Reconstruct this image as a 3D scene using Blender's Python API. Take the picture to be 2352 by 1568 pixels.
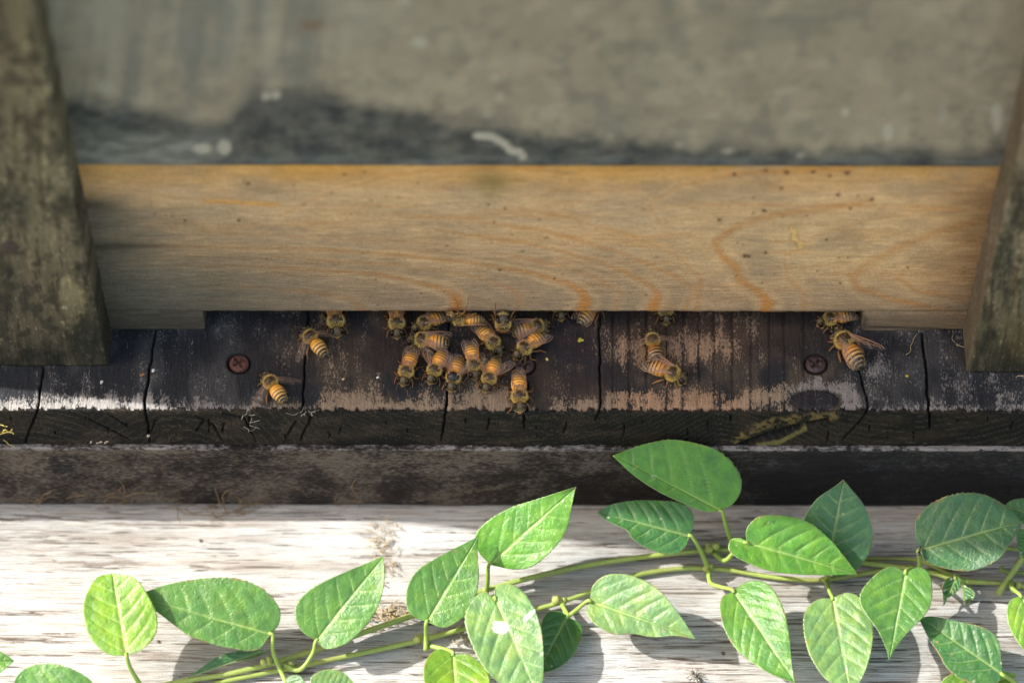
import bpy, math, random
import numpy as np
from mathutils import Vector, Matrix

random.seed(7); RNG = np.random.RandomState(11)
for o in list(bpy.data.objects): bpy.data.objects.remove(o)
C = bpy.context.scene
COL = C.collection
U = 0.001            # everything below is written in millimetres

# ------------------------------------------------------------------ camera
# picture coordinates below are 2352 x 1568
F = 7812.0; TILT = math.radians(55); DIST = 919.0; ROLL = math.radians(0.10)
O0 = np.array([0.0, 22.8, 0.0])
cv = np.array([0, math.cos(TILT), -math.sin(TILT)])
r0 = np.array([1.0, 0, 0]); u0 = np.array([0, math.sin(TILT), math.cos(TILT)])
cr = r0*math.cos(ROLL) + u0*math.sin(ROLL); cu = u0*math.cos(ROLL) - r0*math.sin(ROLL)
CP = O0 - cv*DIST
cam_d = bpy.data.cameras.new('camera'); cam = bpy.data.objects.new('camera', cam_d); COL.objects.link(cam)
C.camera = cam
cam.matrix_world = Matrix(((cr[0], cu[0], -cv[0], CP[0]*U), (cr[1], cu[1], -cv[1], CP[1]*U), (cr[2], cu[2], -cv[2], CP[2]*U), (0, 0, 0, 1)))
cam_d.sensor_width = 36; cam_d.lens = F/2352*36
cam_d.clip_start = 0.02; cam_d.clip_end = 2000
cam_d.dof.use_dof = True; cam_d.dof.focus_distance = (DIST-7)*U; cam_d.dof.aperture_fstop = 5.6

# ------------------------------------------------------------------ light
A_, B_ = 1.10, 0.143         # sun rays travel (A, -B, -1)
sd = Vector((A_, -B_, -1.0)).normalized()
el = math.asin(-sd.z); rot = math.atan2(-sd.x, -sd.y)
W = bpy.data.worlds.new('World'); C.world = W; W.use_nodes = True
wn = W.node_tree; wn.nodes.clear()
sky = wn.nodes.new('ShaderNodeTexSky'); sky.sky_type = 'NISHITA'; sky.sun_disc = False
sky.sun_elevation = el; sky.sun_rotation = rot; sky.air_density = 1.3; sky.dust_density = 3.0; sky.ozone_density = 0.7
bg = wn.nodes.new('ShaderNodeBackground'); bg.inputs['Strength'].default_value = 0.15
wt = wn.nodes.new('ShaderNodeMix'); wt.data_type = 'RGBA'; wt.blend_type = 'MULTIPLY'; wt.inputs[0].default_value = 1; wt.inputs[7].default_value = (1.08, .985, .865, 1)   # warm tint added to the sky in place of white balance
wo = wn.nodes.new('ShaderNodeOutputWorld')
wn.links.new(sky.outputs[0], wt.inputs[6]); wn.links.new(wt.outputs[2], bg.inputs[0]); wn.links.new(bg.outputs[0], wo.inputs[0])
sl = bpy.data.lights.new('sun', 'SUN'); sl.energy = 3.0; sl.angle = math.radians(0.6); sl.color = (1.0, 0.98, 0.945)
so = bpy.data.objects.new('sun', sl); COL.objects.link(so)
so.rotation_euler = sd.to_track_quat('-Z', 'Y').to_euler(); so.location = (-0.6, 0.1, 0.7)
C.view_settings.view_transform = 'Standard'; C.view_settings.look = 'None'
C.view_settings.gamma = 1; C.view_settings.exposure = 1.5
C.render.engine = 'CYCLES'
C.cycles.transparent_max_bounces = 16; C.cycles.max_bounces = 8

# ------------------------------------------------------------------ projection helpers
def proj(P):
    P = np.asarray(P, float); d = P - CP
    z = d @ cv
    return 1176 + F*(d @ cr)/z, 784 - F*(d @ cu)/z
def ray(px, py):
    return cv*F + cr*(px-1176) - cu*(py-784)
def onz(px, py, z):
    d = ray(px, py); return CP + d*((z-CP[2])/d[2])
def ony(px, py, y):
    d = ray(px, py); return CP + d*((y-CP[1])/d[1])

BENCH = -45.0; WALL_Y = 26.5; BEAM_Y = -1.3

# ------------------------------------------------------------------ numpy noise
_T = RNG.rand(256, 256)
def vn(x, y, s=0):
    x = np.asarray(x, float)+s*17.31; y = np.asarray(y, float)+s*9.7
    xi = np.floor(x).astype(int); yi = np.floor(y).astype(int); fx = x-xi; fy = y-yi
    fx = fx*fx*(3-2*fx); fy = fy*fy*(3-2*fy)
    g = lambda a, b: _T[a & 255, b & 255]
    return (g(xi, yi)*(1-fx)+g(xi+1, yi)*fx)*(1-fy)+(g(xi, yi+1)*(1-fx)+g(xi+1, yi+1)*fx)*fy
def fbm(x, y, s=0, o=4):
    t = 0; a = .5; n = 0
    for i in range(o):
        t = t+a*vn(x*2**i, y*2**i, s+i*3); n += a; a *= .55
    return t/n
def sst(e0, e1, x):
    t = np.clip((x-e0)/(e1-e0), 0, 1); return t*t*(3-2*t)
def gau(x, y, cx, cy, sx, sy):
    return np.exp(-((x-cx)/sx)**2-((y-cy)/sy)**2)
def pld(x, y, pts):
    """distance to a polyline and the parameter along it"""
    best = np.full(np.shape(x), 1e9); tt = np.zeros(np.shape(x)); n = len(pts)-1
    for i in range(n):
        ax, ay = pts[i]; bx, by = pts[i+1]; dx, dy = bx-ax, by-ay
        t = np.clip(((x-ax)*dx+(y-ay)*dy)/(dx*dx+dy*dy+1e-9), 0, 1)
        d = np.hypot(x-ax-t*dx, y-ay-t*dy); m = d < best
        best = np.where(m, d, best); tt = np.where(m, (i+t)/n, tt)
    return best, tt
def cat(pts, n):
    """Catmull-Rom through pts, n samples evenly spaced by chord"""
    P = [np.array(p, float) for p in pts]
    P = [2*P[0]-P[1]]+P+[2*P[-1]-P[-2]]
    out = []
    for i in range(1, len(P)-2):
        for k in range(12):
            t = k/12; a, b, c, d = P[i-1], P[i], P[i+1], P[i+2]
            out.append(.5*((2*b)+(-a+c)*t+(2*a-5*b+4*c-d)*t*t+(-a+3*b-3*c+d)*t**3))
    out.append(P[-2]); out = np.array(out)
    s = np.concatenate([[0], np.cumsum(np.linalg.norm(np.diff(out, axis=0), axis=1))]); s /= s[-1]
    q = np.linspace(0, 1, n)
    return np.stack([np.interp(q, s, out[:, j]) for j in range(out.shape[1])], 1)

# ------------------------------------------------------------------ object helpers
def mesh_obj(name, verts, faces, mats, parent=None, attrs=None, smooth=True, matidx=None, local=False):
    v = np.asarray(verts, float)
    if parent is not None and not local:
        v = v - np.array(parent.get('_base', (0, 0, 0)))
    me = bpy.data.meshes.new(name)
    me.from_pydata((v*U).tolist(), [], [list(map(int, f)) for f in faces])
    for m in (mats if isinstance(mats, (list, tuple)) else [mats]): me.materials.append(m)
    if smooth: me.polygons.foreach_set('use_smooth', np.ones(len(me.polygons), bool))
    if matidx is not None: me.polygons.foreach_set('material_index', np.asarray(matidx, np.int32))
    for k, a in (attrs or {}).items():
        a = np.asarray(a, float)
        if a.ndim == 2:
            at = me.attributes.new(k, 'FLOAT_COLOR', 'POINT')
            at.data.foreach_set('color', np.concatenate([a, np.ones((len(a), 1))], 1).ravel().astype(np.float32))
        else:
            at = me.attributes.new(k, 'FLOAT', 'POINT'); at.data.foreach_set('value', a.astype(np.float32))
    me.update()
    o = bpy.data.objects.new(name, me); COL.objects.link(o)
    if parent is not None: o.parent = parent
    return o
def tag(o, label=None, cat_=None, group=None, kind=None):
    if label: o['label'] = label
    if cat_: o['category'] = cat_
    if group: o['group'] = group
    if kind: o['kind'] = kind
    return o
BASES = {}
def thing(name, label, cat_, loc=(0, 0, 0), group=None):
    o = bpy.data.objects.new(name, None); COL.objects.link(o)
    o.location = Vector(loc)*U; o['_base'] = list(map(float, loc)); o.empty_display_size = 0.01
    return tag(o, label, cat_, group)

class MB:
    """collects simple solids"""
    def __init__(s): s.v = []; s.f = []; s.m = []; s.c = []
    def add(s, v, f, m=0, c=(.5, .5, .5)):
        o = len(s.v); s.v += [tuple(p) for p in v]; s.f += [tuple(i+o for i in q) for q in f]; s.m += [m]*len(f)
        if np.ndim(c) == 1: s.c += [tuple(c)]*len(v)
        else: s.c += [tuple(q) for q in c]
    def box(s, a, b, m=0, c=(.5, .5, .5)):
        (x0, y0, z0), (x1, y1, z1) = a, b
        s.add([(x0, y0, z0), (x1, y0, z0), (x1, y1, z0), (x0, y1, z0), (x0, y0, z1), (x1, y0, z1), (x1, y1, z1), (x0, y1, z1)],
              [(3, 2, 1, 0), (4, 5, 6, 7), (0, 1, 5, 4), (1, 2, 6, 5), (2, 3, 7, 6), (3, 0, 4, 7)], m, c)
    def tube(s, pts, rad, n=8, m=0, c=(.5, .5, .5), flat=1.0):
        pts = np.asarray(pts, float); k = len(pts)
        if np.ndim(rad) == 0: rad = [rad]*k
        t = np.gradient(pts, axis=0); t /= np.linalg.norm(t, axis=1)[:, None]+1e-12
        a = np.array([0, 0, 1.0]) if abs(t[0][2]) < .9 else np.array([1.0, 0, 0])
        v = []; 
        for i in range(k):
            b = np.cross(t[i], a); b /= np.linalg.norm(b)+1e-12; a = np.cross(b, t[i])
            for j in range(n):
                q = 2*math.pi*j/n; v.append(pts[i]+rad[i]*(b*math.cos(q)*flat+a*math.sin(q)))
        f = [(i*n+j, i*n+(j+1) % n, (i+1)*n+(j+1) % n, (i+1)*n+j) for i in range(k-1) for j in range(n)]
        f += [tuple(range(n))[::-1], tuple(range((k-1)*n, k*n))]
        s.add(v, f, m, c)
    def ell(s, c0, r, m=0, c=(.5, .5, .5), nu=16, nv=12, M=None):
        v = []; 
        for i in range(nv+1):
            th = math.pi*i/nv
            for j in range(nu):
                ph = 2*math.pi*j/nu
                p = np.array([r[0]*math.sin(th)*math.cos(ph), r[1]*math.sin(th)*math.sin(ph), r[2]*math.cos(th)])
                if M is not None: p = M @ p
                v.append(p+np.array(c0))
        f = [(i*nu+j, (i+1)*nu+j, (i+1)*nu+(j+1) % nu, i*nu+(j+1) % nu) for i in range(nv) for j in range(nu)]
        s.add(v, f, m, c)
    def build(s, name, mats, parent=None, local=False, smooth=True):
        return mesh_obj(name, s.v, s.f, mats, parent, {'col': np.array(s.c)}, smooth, s.m, local)

# ------------------------------------------------------------------ materials
class NT:
    def __init__(s, name):
        s.m = bpy.data.materials.new(name); s.m.use_nodes = True; s.t = s.m.node_tree
        s.b = s.t.nodes['Principled BSDF']; s.out = s.t.nodes['Material Output']
    def n(s, typ, **kw):
        q = s.t.nodes.new(typ)
        for k, v in kw.items(): setattr(q, k, v)
        return q
    def L(s, a, b): s.t.links.new(a, b)
    def put(s, sock, v):
        if isinstance(v, bpy.types.NodeSocket): s.L(v, sock)
        else: sock.default_value = v
    def attr(s, name, out='Color'): return s.n('ShaderNodeAttribute', attribute_name=name).outputs[out]
    def math(s, op, a, b=0.0, clamp=False):
        q = s.n('ShaderNodeMath', operation=op, use_clamp=clamp); s.put(q.inputs[0], a); s.put(q.inputs[1], b); return q.outputs[0]
    def pos(s, sc=(1000, 1000, 1000)):
        tc = s.n('ShaderNodeTexCoord'); mp = s.n('ShaderNodeMapping'); s.L(tc.outputs['Object'], mp.inputs[0])
        mp.inputs['Scale'].default_value = sc; return mp.outputs[0]
    def noise(s, vec, scale=1.0, detail=4, rough=.6, dist=0.0):
        q = s.n('ShaderNodeTexNoise'); s.L(vec, q.inputs['Vector']); q.inputs['Scale'].default_value = scale
        q.inputs['Detail'].default_value = detail; q.inputs['Roughness'].default_value = rough; q.inputs['Distortion'].default_value = dist
        return q.outputs[0]
    def rng(s, x, a, b, c=0.0, d=1.0, smooth=False):
        q = s.n('ShaderNodeMapRange'); q.interpolation_type = 'SMOOTHSTEP' if smooth else 'LINEAR'
        s.put(q.inputs['Value'], x); s.put(q.inputs['From Min'], a); s.put(q.inputs['From Max'], b); s.put(q.inputs['To Min'], c); s.put(q.inputs['To Max'], d)
        return q.outputs[0]
    def mix(s, f, a, b, bt='MIX'):
        q = s.n('ShaderNodeMix', data_type='RGBA', blend_type=bt); s.put(q.inputs[0], f)
        for k, v in ((6, a), (7, b)):
            s.put(q.inputs[k], v if isinstance(v, bpy.types.NodeSocket) else (*v[:3], 1))
        return q.outputs[2]
    def scale(s, col, f):
        q = s.n('ShaderNodeVectorMath', operation='SCALE'); s.L(col, q.inputs[0]); s.put(q.inputs[3], f); return q.outputs[0]
    def bump(s, h, dist, strength=1.0):
        q = s.n('ShaderNodeBump'); s.put(q.inputs['Height'], h); q.inputs['Distance'].default_value = dist*U; q.inputs['Strength'].default_value = strength
        s.L(q.outputs[0], s.b.inputs['Normal'])

def wood_mat(name, speck, grain, gamp=.35, soft=.12, bump=.25, rough=.85, fine=.25, detail=7, spec=.25):
    """col = stained wood, col2 = bare wood, wear = how much of it is bare or painted sunlit; speck and grain are per-axis frequencies (1/mm)"""
    t = NT(name); P = [1000*x for x in speck]; G = [1000*x for x in grain]
    n1 = t.noise(t.pos(P), 1, detail, .68); n1 = t.rng(n1, .3, .7)
    w = t.attr('wear', 'Fac'); th = t.math('SUBTRACT', 1.0, w)
    m = t.rng(n1, t.math('SUBTRACT', th, soft), t.math('ADD', th, soft), smooth=True)
    c = t.mix(m, t.attr('col'), t.attr('col2'))
    n2 = t.noise(t.pos(G), 1, 6, .62); n3 = t.noise(t.pos((2600, 2600, 2600)), 1, 3, .6)
    n4 = t.noise(t.pos((60, 60, 60)), 1, 3, .55)
    f = t.math('ADD', t.math('MULTIPLY', t.math('SUBTRACT', n2, .5), gamp*3), t.math('MULTIPLY', t.math('SUBTRACT', n3, .5), fine*3))
    f = t.math('ADD', f, t.math('MULTIPLY', t.math('SUBTRACT', n4, .5), .5))
    f = t.math('MAXIMUM', t.math('ADD', f, 1.0), 0.12)
    c = t.scale(c, f); t.L(c, t.b.inputs['Base Color'])
    t.b.inputs['Roughness'].default_value = rough; t.b.inputs['Specular IOR Level'].default_value = spec
    h = t.math('ADD', t.math('MULTIPLY', n2, 1.0), t.math('MULTIPLY', n1, .5)); h = t.math('ADD', h, t.math('MULTIPLY', n3, .3))
    t.bump(h, bump); return t.m

M_wall = wood_mat('weathered_grey_wood', (.15, .15, .12), (.10, .3, 1.6), gamp=.14, soft=.5, bump=.15, fine=.1)
M_orange = wood_mat('cedar_wood', (.25, .5, 2.2), (.10, 2.5, 3.6), gamp=.28, soft=.35, bump=.16, fine=.42, rough=.75)
M_land = wood_mat('stained_plank', (2.2, .9, 1.4), (2.0, .12, .5), gamp=.45, soft=.17, bump=.22, fine=.5, detail=8, rough=.78, spec=.16)
M_beam = wood_mat('stained_beam', (.7, 1.3, 1.8), (.10, 1.2, 2.2), gamp=.45, soft=.34, bump=.2, fine=.4, spec=.12)
M_bench = wood_mat('bleached_wood', (.09, 3.2, 3.2), (.035, 3.0, 3.0), gamp=.34, soft=.16, bump=.35, fine=.22, rough=.8)
M_post = wood_mat('mossy_wood', (.9, .9, .45), (1.3, 1.3, .07), gamp=.5, soft=.25, bump=.25, fine=.3, rough=.9, spec=.12)

def simple(name, col, rough=.6, spec=.4, noise=None, metallic=0, bump=0.0):
    t = NT(name)
    if noise:
        c = t.mix(t.rng(t.noise(t.pos(), noise[1], 5, .65), .35, .65), col, noise[0]); t.L(c, t.b.inputs['Base Color'])
        if bump: t.bump(t.noise(t.pos(), noise[1], 5, .65), bump)
    else: t.b.inputs['Base Color'].default_value = (*col, 1)
    t.b.inputs['Roughness'].default_value = rough; t.b.inputs['Specular IOR Level'].default_value = spec
    t.b.inputs['Metallic'].default_value = metallic; return t.m
M_rust = simple('rusty_iron', (.16, .055, .035), .75, .4, ((.05, .025, .022), 1.6), bump=.3)
M_darkrust = simple('dark_rusty_iron', (.055, .024, .022), .5, .5, ((.025, .017, .017), 1.6), bump=.3)
M_fibre = simple('dry_fibre', (.46, .36, .22), .8, .2)
M_white = simple('pale_fluff', (.42, .40, .36), .8, .2)
M_black = simple('black_chitin', (.012, .01, .01), .3, .5)

# vertex coloured
def vcol_mat(name, rough, spec, nz=0.0, bump=0.0, sc=3):
    t = NT(name); c = t.attr('col')
    if nz:
        n = t.noise(t.pos(), sc, 4, .6); c = t.scale(c, t.math('ADD', 1.0, t.math('MULTIPLY', t.math('SUBTRACT', n, .5), nz)))
        if bump: t.bump(n, bump)
    t.L(c, t.b.inputs['Base Color']); t.b.inputs['Roughness'].default_value = rough; t.b.inputs['Specular IOR Level'].default_value = spec
    return t.m

# ------------------------------------------------------------------ sheets of wood
def grid_faces(n, m, flip=False):
    i, j = np.meshgrid(np.arange(n-1), np.arange(m-1), indexing='ij'); a = (i*m+j).ravel()
    f = np.stack([a, a+m, a+m+1, a+1], 1)
    return f[:, ::-1] if flip else f
def profile_slab(name, prof, xs, mat, parent, paint, nvis):
    """prof: (y,z) points from back over the top, down the front; first nvis carry detail. paint(x,y,z,px,py)->disp(along outward),cols"""
    prof = np.array(prof, float); t = np.gradient(prof, axis=0); nrm = np.stack([t[:, 1], -t[:, 0]], 1); nrm /= np.linalg.norm(nrm, axis=1)[:, None]
    X, K = np.meshgrid(xs, np.arange(len(prof)), indexing='ij'); X = X.ravel(); K = K.ravel()
    Y = prof[K, 0]; Z = prof[K, 1]; px, py = proj(np.stack([X, Y, Z], 1))
    disp, at = paint(X, Y, Z, px, py, K)
    disp = disp*(K < nvis)
    V = np.stack([X, Y+nrm[K, 0]*disp, Z+nrm[K, 1]*disp], 1)
    m = len(prof); f = [tuple(q) for q in grid_faces(len(xs), m)]
    f += [tuple(range(m)), tuple(range((len(xs)-1)*m, len(xs)*m))[::-1]]
    f += [(i*m+m-1, (i+1)*m+m-1, (i+1)*m, i*m) for i in range(len(xs)-1)]
    return mesh_obj(name, V, f, mat, parent, at)
def face_slab(name, xs, zs, yf, yb, mat, parent, paint, mask=None, wob=0, ejit=None, splay=0):
    """a board standing upright: dense front, straight sides, optional notch mask over cells"""
    n, m = len(xs), len(zs); X, Z = np.meshgrid(xs, zs, indexing='ij'); X = X.ravel(); Z = Z.ravel(); Y = np.full(X.shape, float(yf))
    px, py = proj(np.stack([X, Y, Z], 1)); disp, at = paint(X, Y, Z, px, py)
    Xw = X+splay*Z+wob*((fbm(Z/5, X*0+.5, 7, 5)-.5)*.8+(vn(Z/1.3, X*0, 9)-.5)*.3)
    rd = np.clip(1-np.minimum(X-X.min(), X.max()-X)/.9, 0, 1)*wob*.7; zb = Z-wob*sst(1.2, 0, Z-Z.min())*0
    if ejit is not None:
        e_ = (np.abs(Z-ejit) < 1e-6)*((fbm(X/3, X*0, 4)-.5)*.9+(vn(X/.8, X*0, 2)-.5)*.3); zb = zb+e_
    V1 = np.stack([Xw, Y-disp+rd, zb], 1); V2 = np.stack([Xw, np.full(X.shape, float(yb)), Z], 1)
    if mask is None: mk = np.ones((n-1, m-1), bool)
    else:
        cx = (np.array(xs)[1:]+np.array(xs)[:-1])/2; cz = (np.array(zs)[1:]+np.array(zs)[:-1])/2
        mk = mask(*np.meshgrid(cx, cz, indexing='ij'))
    N = n*m; f = []
    I, J = np.nonzero(mk); a = I*m+J
    f += [tuple(q) for q in np.stack([a, a+m, a+m+1, a+1], 1)]
    f += [tuple(q) for q in np.stack([a+1+N, a+m+1+N, a+m+N, a+N], 1)]
    pm = np.pad(mk, 1)
    for i, j in zip(I, J):
        a = i*m+j
        if not pm[i, j+1]: f.append((a, a+1, a+1+N, a+N))
        if not pm[i+2, j+1]: f.append((a+m+1, a+m, a+m+N, a+m+1+N))
        if not pm[i+1, j]: f.append((a+m, a, a+N, a+m+N))
        if not pm[i+1, j+2]: f.append((a+1, a+m+1, a+m+1+N, a+1+N))
    at = {k: np.concatenate([v, v]) for k, v in at.items()}
    V = np.concatenate([V1, V2]); used = np.unique(np.concatenate([np.array(q) for q in f])); mp = -np.ones(len(V), int); mp[used] = np.arange(len(used))
    o = mesh_obj(name, V[used], [tuple(mp[list(q)]) for q in f], mat, parent, {k: v[used] for k, v in at.items()})
    # keep corners crisp
    o.data.polygons.foreach_set('use_smooth', np.array([i < len(I) for i in range(len(f))]))
    return o
def mixc(base, col, m):
    m = np.clip(m, 0, 1)[:, None]; return base*(1-m)+np.array(col, float)[None, :]*m
def flat(c, n): return np.tile(np.array(c, float), (n, 1))

hive = thing('beehive', 'weathered wooden beehive with a bare cedar entrance board above a dark landing plank', 'beehive', (0, 26, 0))

# ---- hive front wall (upper, grey)
zt_or = ony(1176, 379, WALL_Y)[2]           # top of the cedar board
def paint_wall(x, y, z, px, py):
    n = len(x)
    big = fbm(px/260, py/120, 1); mid = fbm(px/60, py/40, 2); st = fbm(px/45+py/400, py/500, 3)
    c = flat((.275, .223, .166), n)
    c = mixc(c, (.200, .178, .142), sst(.4, .75, big)*.8); c = mixc(c, (.36, .30, .22), sst(.45, .7, mid)*.6); c = mixc(c, (.13, .125, .11), sst(.5, .7, fbm(px/38, py/30, 15))*.45); c = mixc(c, (.36, .31, .24), sst(.52, .7, st)*.6*sst(1000, 700, px)); c = mixc(c, (.15, .145, .13), sst(.48, .3, st)*.75*sst(1000, 700, px))
    c = mixc(c, (.25, .235, .20), gau(px, py, 350, 40, 330, 110)*.6*sst(.3, .6, st)+gau(px, py, 850, 30, 160, 90)*.3)
    for dx in (505, 525, 700, 590): c = mixc(c, (.13, .135, .13), np.exp(-((px-dx+(py-100)*.12)/14)**2)*sst(210, 60, py)*.5*sst(.3, .6, mid))
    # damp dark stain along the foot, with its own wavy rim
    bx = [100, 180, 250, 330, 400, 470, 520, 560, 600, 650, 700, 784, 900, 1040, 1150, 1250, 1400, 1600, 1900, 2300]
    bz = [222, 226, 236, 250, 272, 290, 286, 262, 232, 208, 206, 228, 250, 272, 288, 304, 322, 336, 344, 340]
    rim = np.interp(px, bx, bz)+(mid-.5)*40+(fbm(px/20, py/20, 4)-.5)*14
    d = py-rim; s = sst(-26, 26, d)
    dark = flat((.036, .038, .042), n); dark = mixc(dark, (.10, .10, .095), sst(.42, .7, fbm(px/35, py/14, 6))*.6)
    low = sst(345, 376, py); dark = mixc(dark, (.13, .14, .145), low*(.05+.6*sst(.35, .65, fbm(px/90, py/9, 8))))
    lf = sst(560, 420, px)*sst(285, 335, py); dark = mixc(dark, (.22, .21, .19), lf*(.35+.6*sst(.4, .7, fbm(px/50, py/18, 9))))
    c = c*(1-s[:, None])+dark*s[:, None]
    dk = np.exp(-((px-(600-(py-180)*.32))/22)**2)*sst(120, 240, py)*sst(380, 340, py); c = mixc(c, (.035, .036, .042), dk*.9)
    c = mixc(c, (.05, .05, .06), np.exp(-((px-640)/90)**2-((py-245)/45)**2)*.4)
    w = (.38, .345, .29)
    dd, _ = pld(px, py, [(1096, 312), (1130, 314), (1158, 330), (1172, 346), (1196, 350), (1200, 360)]); c = mixc(c, w, sst(12, 5, dd))
    for (a, b, sx, sy, k) in [(960, 97, 18, 13, .9), (1138, 180, 9, 9, .6), (1148, 223, 10, 13, .6), (240, 200, 22, 14, .5), (465, 342, 22, 12, .9), (515, 338, 16, 18, .9), (610, 222, 9, 9, .8),
                              (633, 219, 10, 10, .9), (1940, 258, 10, 10, .9), (2040, 305, 13, 20, .8), (2290, 270, 14, 34, 1), (2270, 250, 26, 8, .5), (1672, 347, 14, 8, .6), (1560, 332, 12, 8, .4), (2165, 262, 10, 26, .4),
                              (930, 0, 12, 14, .9), (1840, 357, 10, 8, .5), (2250, 165, 14, 9, .25), (1118, 262, 9, 9, .4)]:
        c = mixc(c, w, sst(1.25, .7, np.hypot((px-a)/sx, (py-b)/sy))*k)
    c = mixc(c, (.17, .095, .06), gau(px, py, 718, 58, 28, 12)*.9)
    for k in range(14):
        a, b = RNG.uniform(1300, 2250), RNG.uniform(20, 320); c = mixc(c, (.27, .24, .17) if k % 2 else (.14, .13, .11), gau(px, py, a, b, RNG.uniform(12, 45), RNG.uniform(12, 30))*.6)
    return (fbm(px/30, py/20, 5)-.5)*.3, {'col': c, 'col2': mixc(c, (.24, .21, .165), np.full(n, .35)), 'wear': np.full(n, .45)}
face_slab('front_wall', np.linspace(-190, 190, 420), np.linspace(zt_or+.15, 190, 170), WALL_Y-.3, WALL_Y+18, M_wall, hive, paint_wall)['label'] = 'grey weathered upper wall with a dark damp stain along its foot'

# rest of the box (out of the picture, casts the shade)
mb = MB(); cw = (.2, .19, .16)
mb.box((-190, WALL_Y-.3, 190.01), (190, WALL_Y+18, 420), c=cw); mb.box((-190, WALL_Y+18.01, 0.2), (-172, 400, 420), c=cw); mb.box((172, WALL_Y+18.01, 0.2), (190, 400, 420), c=cw); mb.box((-171.9, 382, 0.2), (171.9, 400, 420), c=cw)
M_vc = vcol_mat('plain_grey_wood', .85, .2, .8, .2)
mb.build('box_wall', M_vc, hive, smooth=False)
mb = MB(); mb.box((-215, -1+WALL_Y-6, 420.1), (215, 425, 442), c=(.25, .24, .22)); mb.build('roof', M_vc, hive, smooth=False)

# ---- cedar entrance board with the notch
nx0 = ony(469, 735, WALL_Y)[0]; nx1 = ony(1979, 745, WALL_Y)[0]; nz = ony(1176, 717, WALL_Y)[2]
RINGS = [([(240, 560), (500, 568), (784, 575), (917, 586), (1084, 603), (1217, 626), (1300, 650), (1340, 673), (1350, 693), (1331, 716)], 1.0),
         ([(240, 607), (560, 611), (784, 624), (870, 632), (951, 645), (1034, 670), (1052, 690), (1047, 716)], 1.0),
         ([(1000, 528), (1120, 545), (1200, 556), (1300, 580), (1380, 604), (1440, 627), (1495, 655), (1515, 680), (1490, 718)], .75),
         ([(2000, 462), (1900, 478), (1780, 492), (1690, 520), (1642, 556), (1660, 590), (1690, 612), (1700, 645), (1745, 672), (1770, 695), (1755, 719)], .9),
         ([(2270, 500), (2170, 530), (2080, 560), (2000, 600), (1955, 635), (1970, 660), (2050, 688), (2230, 728)], .8),
         ([(640, 500), (720, 455), (900, 400), (1040, 388), (1250, 384)], .5),
         ([(1520, 520), (1490, 470), (1560, 425), (1700, 398), (1960, 386)], .55),
         ([(1560, 472), (1750, 470), (2000, 474), (2200, 480)], .35), ([(700, 510), (1000, 500), (1250, 530), (1390, 575)], .25)]
def between(a, b, q):
    A = cat(a, 24); B = cat(b, 24); return [tuple(p) for p in A*(1-q)+B*q]
R0, R1_, R2_, R3_, R4_ = [r[0] for r in RINGS[:5]]
RINGS += [(between(R1_, R0, .5), .22), (between([(240, 470), (500, 500)]+R2_, R0, .5), .25), (between([(240, 470), (500, 500)]+R2_, R0, -.5), .3),
          ([(1160, 470), (1300, 500), (1450, 540), (1560, 590), (1610, 640), (1600, 719)], .45), ([(2150, 480), (2000, 505), (1880, 540), (1800, 590), (1810, 640), (1850, 680), (1840, 719)], .4), ([(2280, 540), (2200, 565), (2110, 600), (2060, 635), (2100, 665), (2240, 690)], .5),
          ([(240, 655), (500, 655), (700, 668), (800, 685), (840, 718)], .5)]
SPOTS = [(1758, 391, 4), (1808, 396, 6), (1868, 395, 5), (1945, 397, 7), (1905, 405, 4), (1686, 401, 5), (1795, 434, 4), (1925, 447, 5), (2003, 457, 5), (1953, 479, 4), (1755, 484, 5), (1730, 489, 3),
         (1652, 505, 4), (570, 422, 5), (560, 418, 3), (1970, 450, 3), (1826, 555, 4), (1898, 551, 3), (1947, 592, 3), (1928, 592, 3), (1712, 588, 5), (1720, 589, 4), (1758, 580, 4), (1877, 622, 3), (1930, 650, 3),
         (2085, 614, 3), (1122, 470, 3), (1160, 478, 3), (838, 395, 3), (960, 420, 3), (790, 400, 3), (548, 507, 4), (425, 507, 3), (1135, 510, 2), (1240, 505, 2), (1148, 620, 3), (1273, 640, 3), (2248, 606, 3)]
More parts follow.
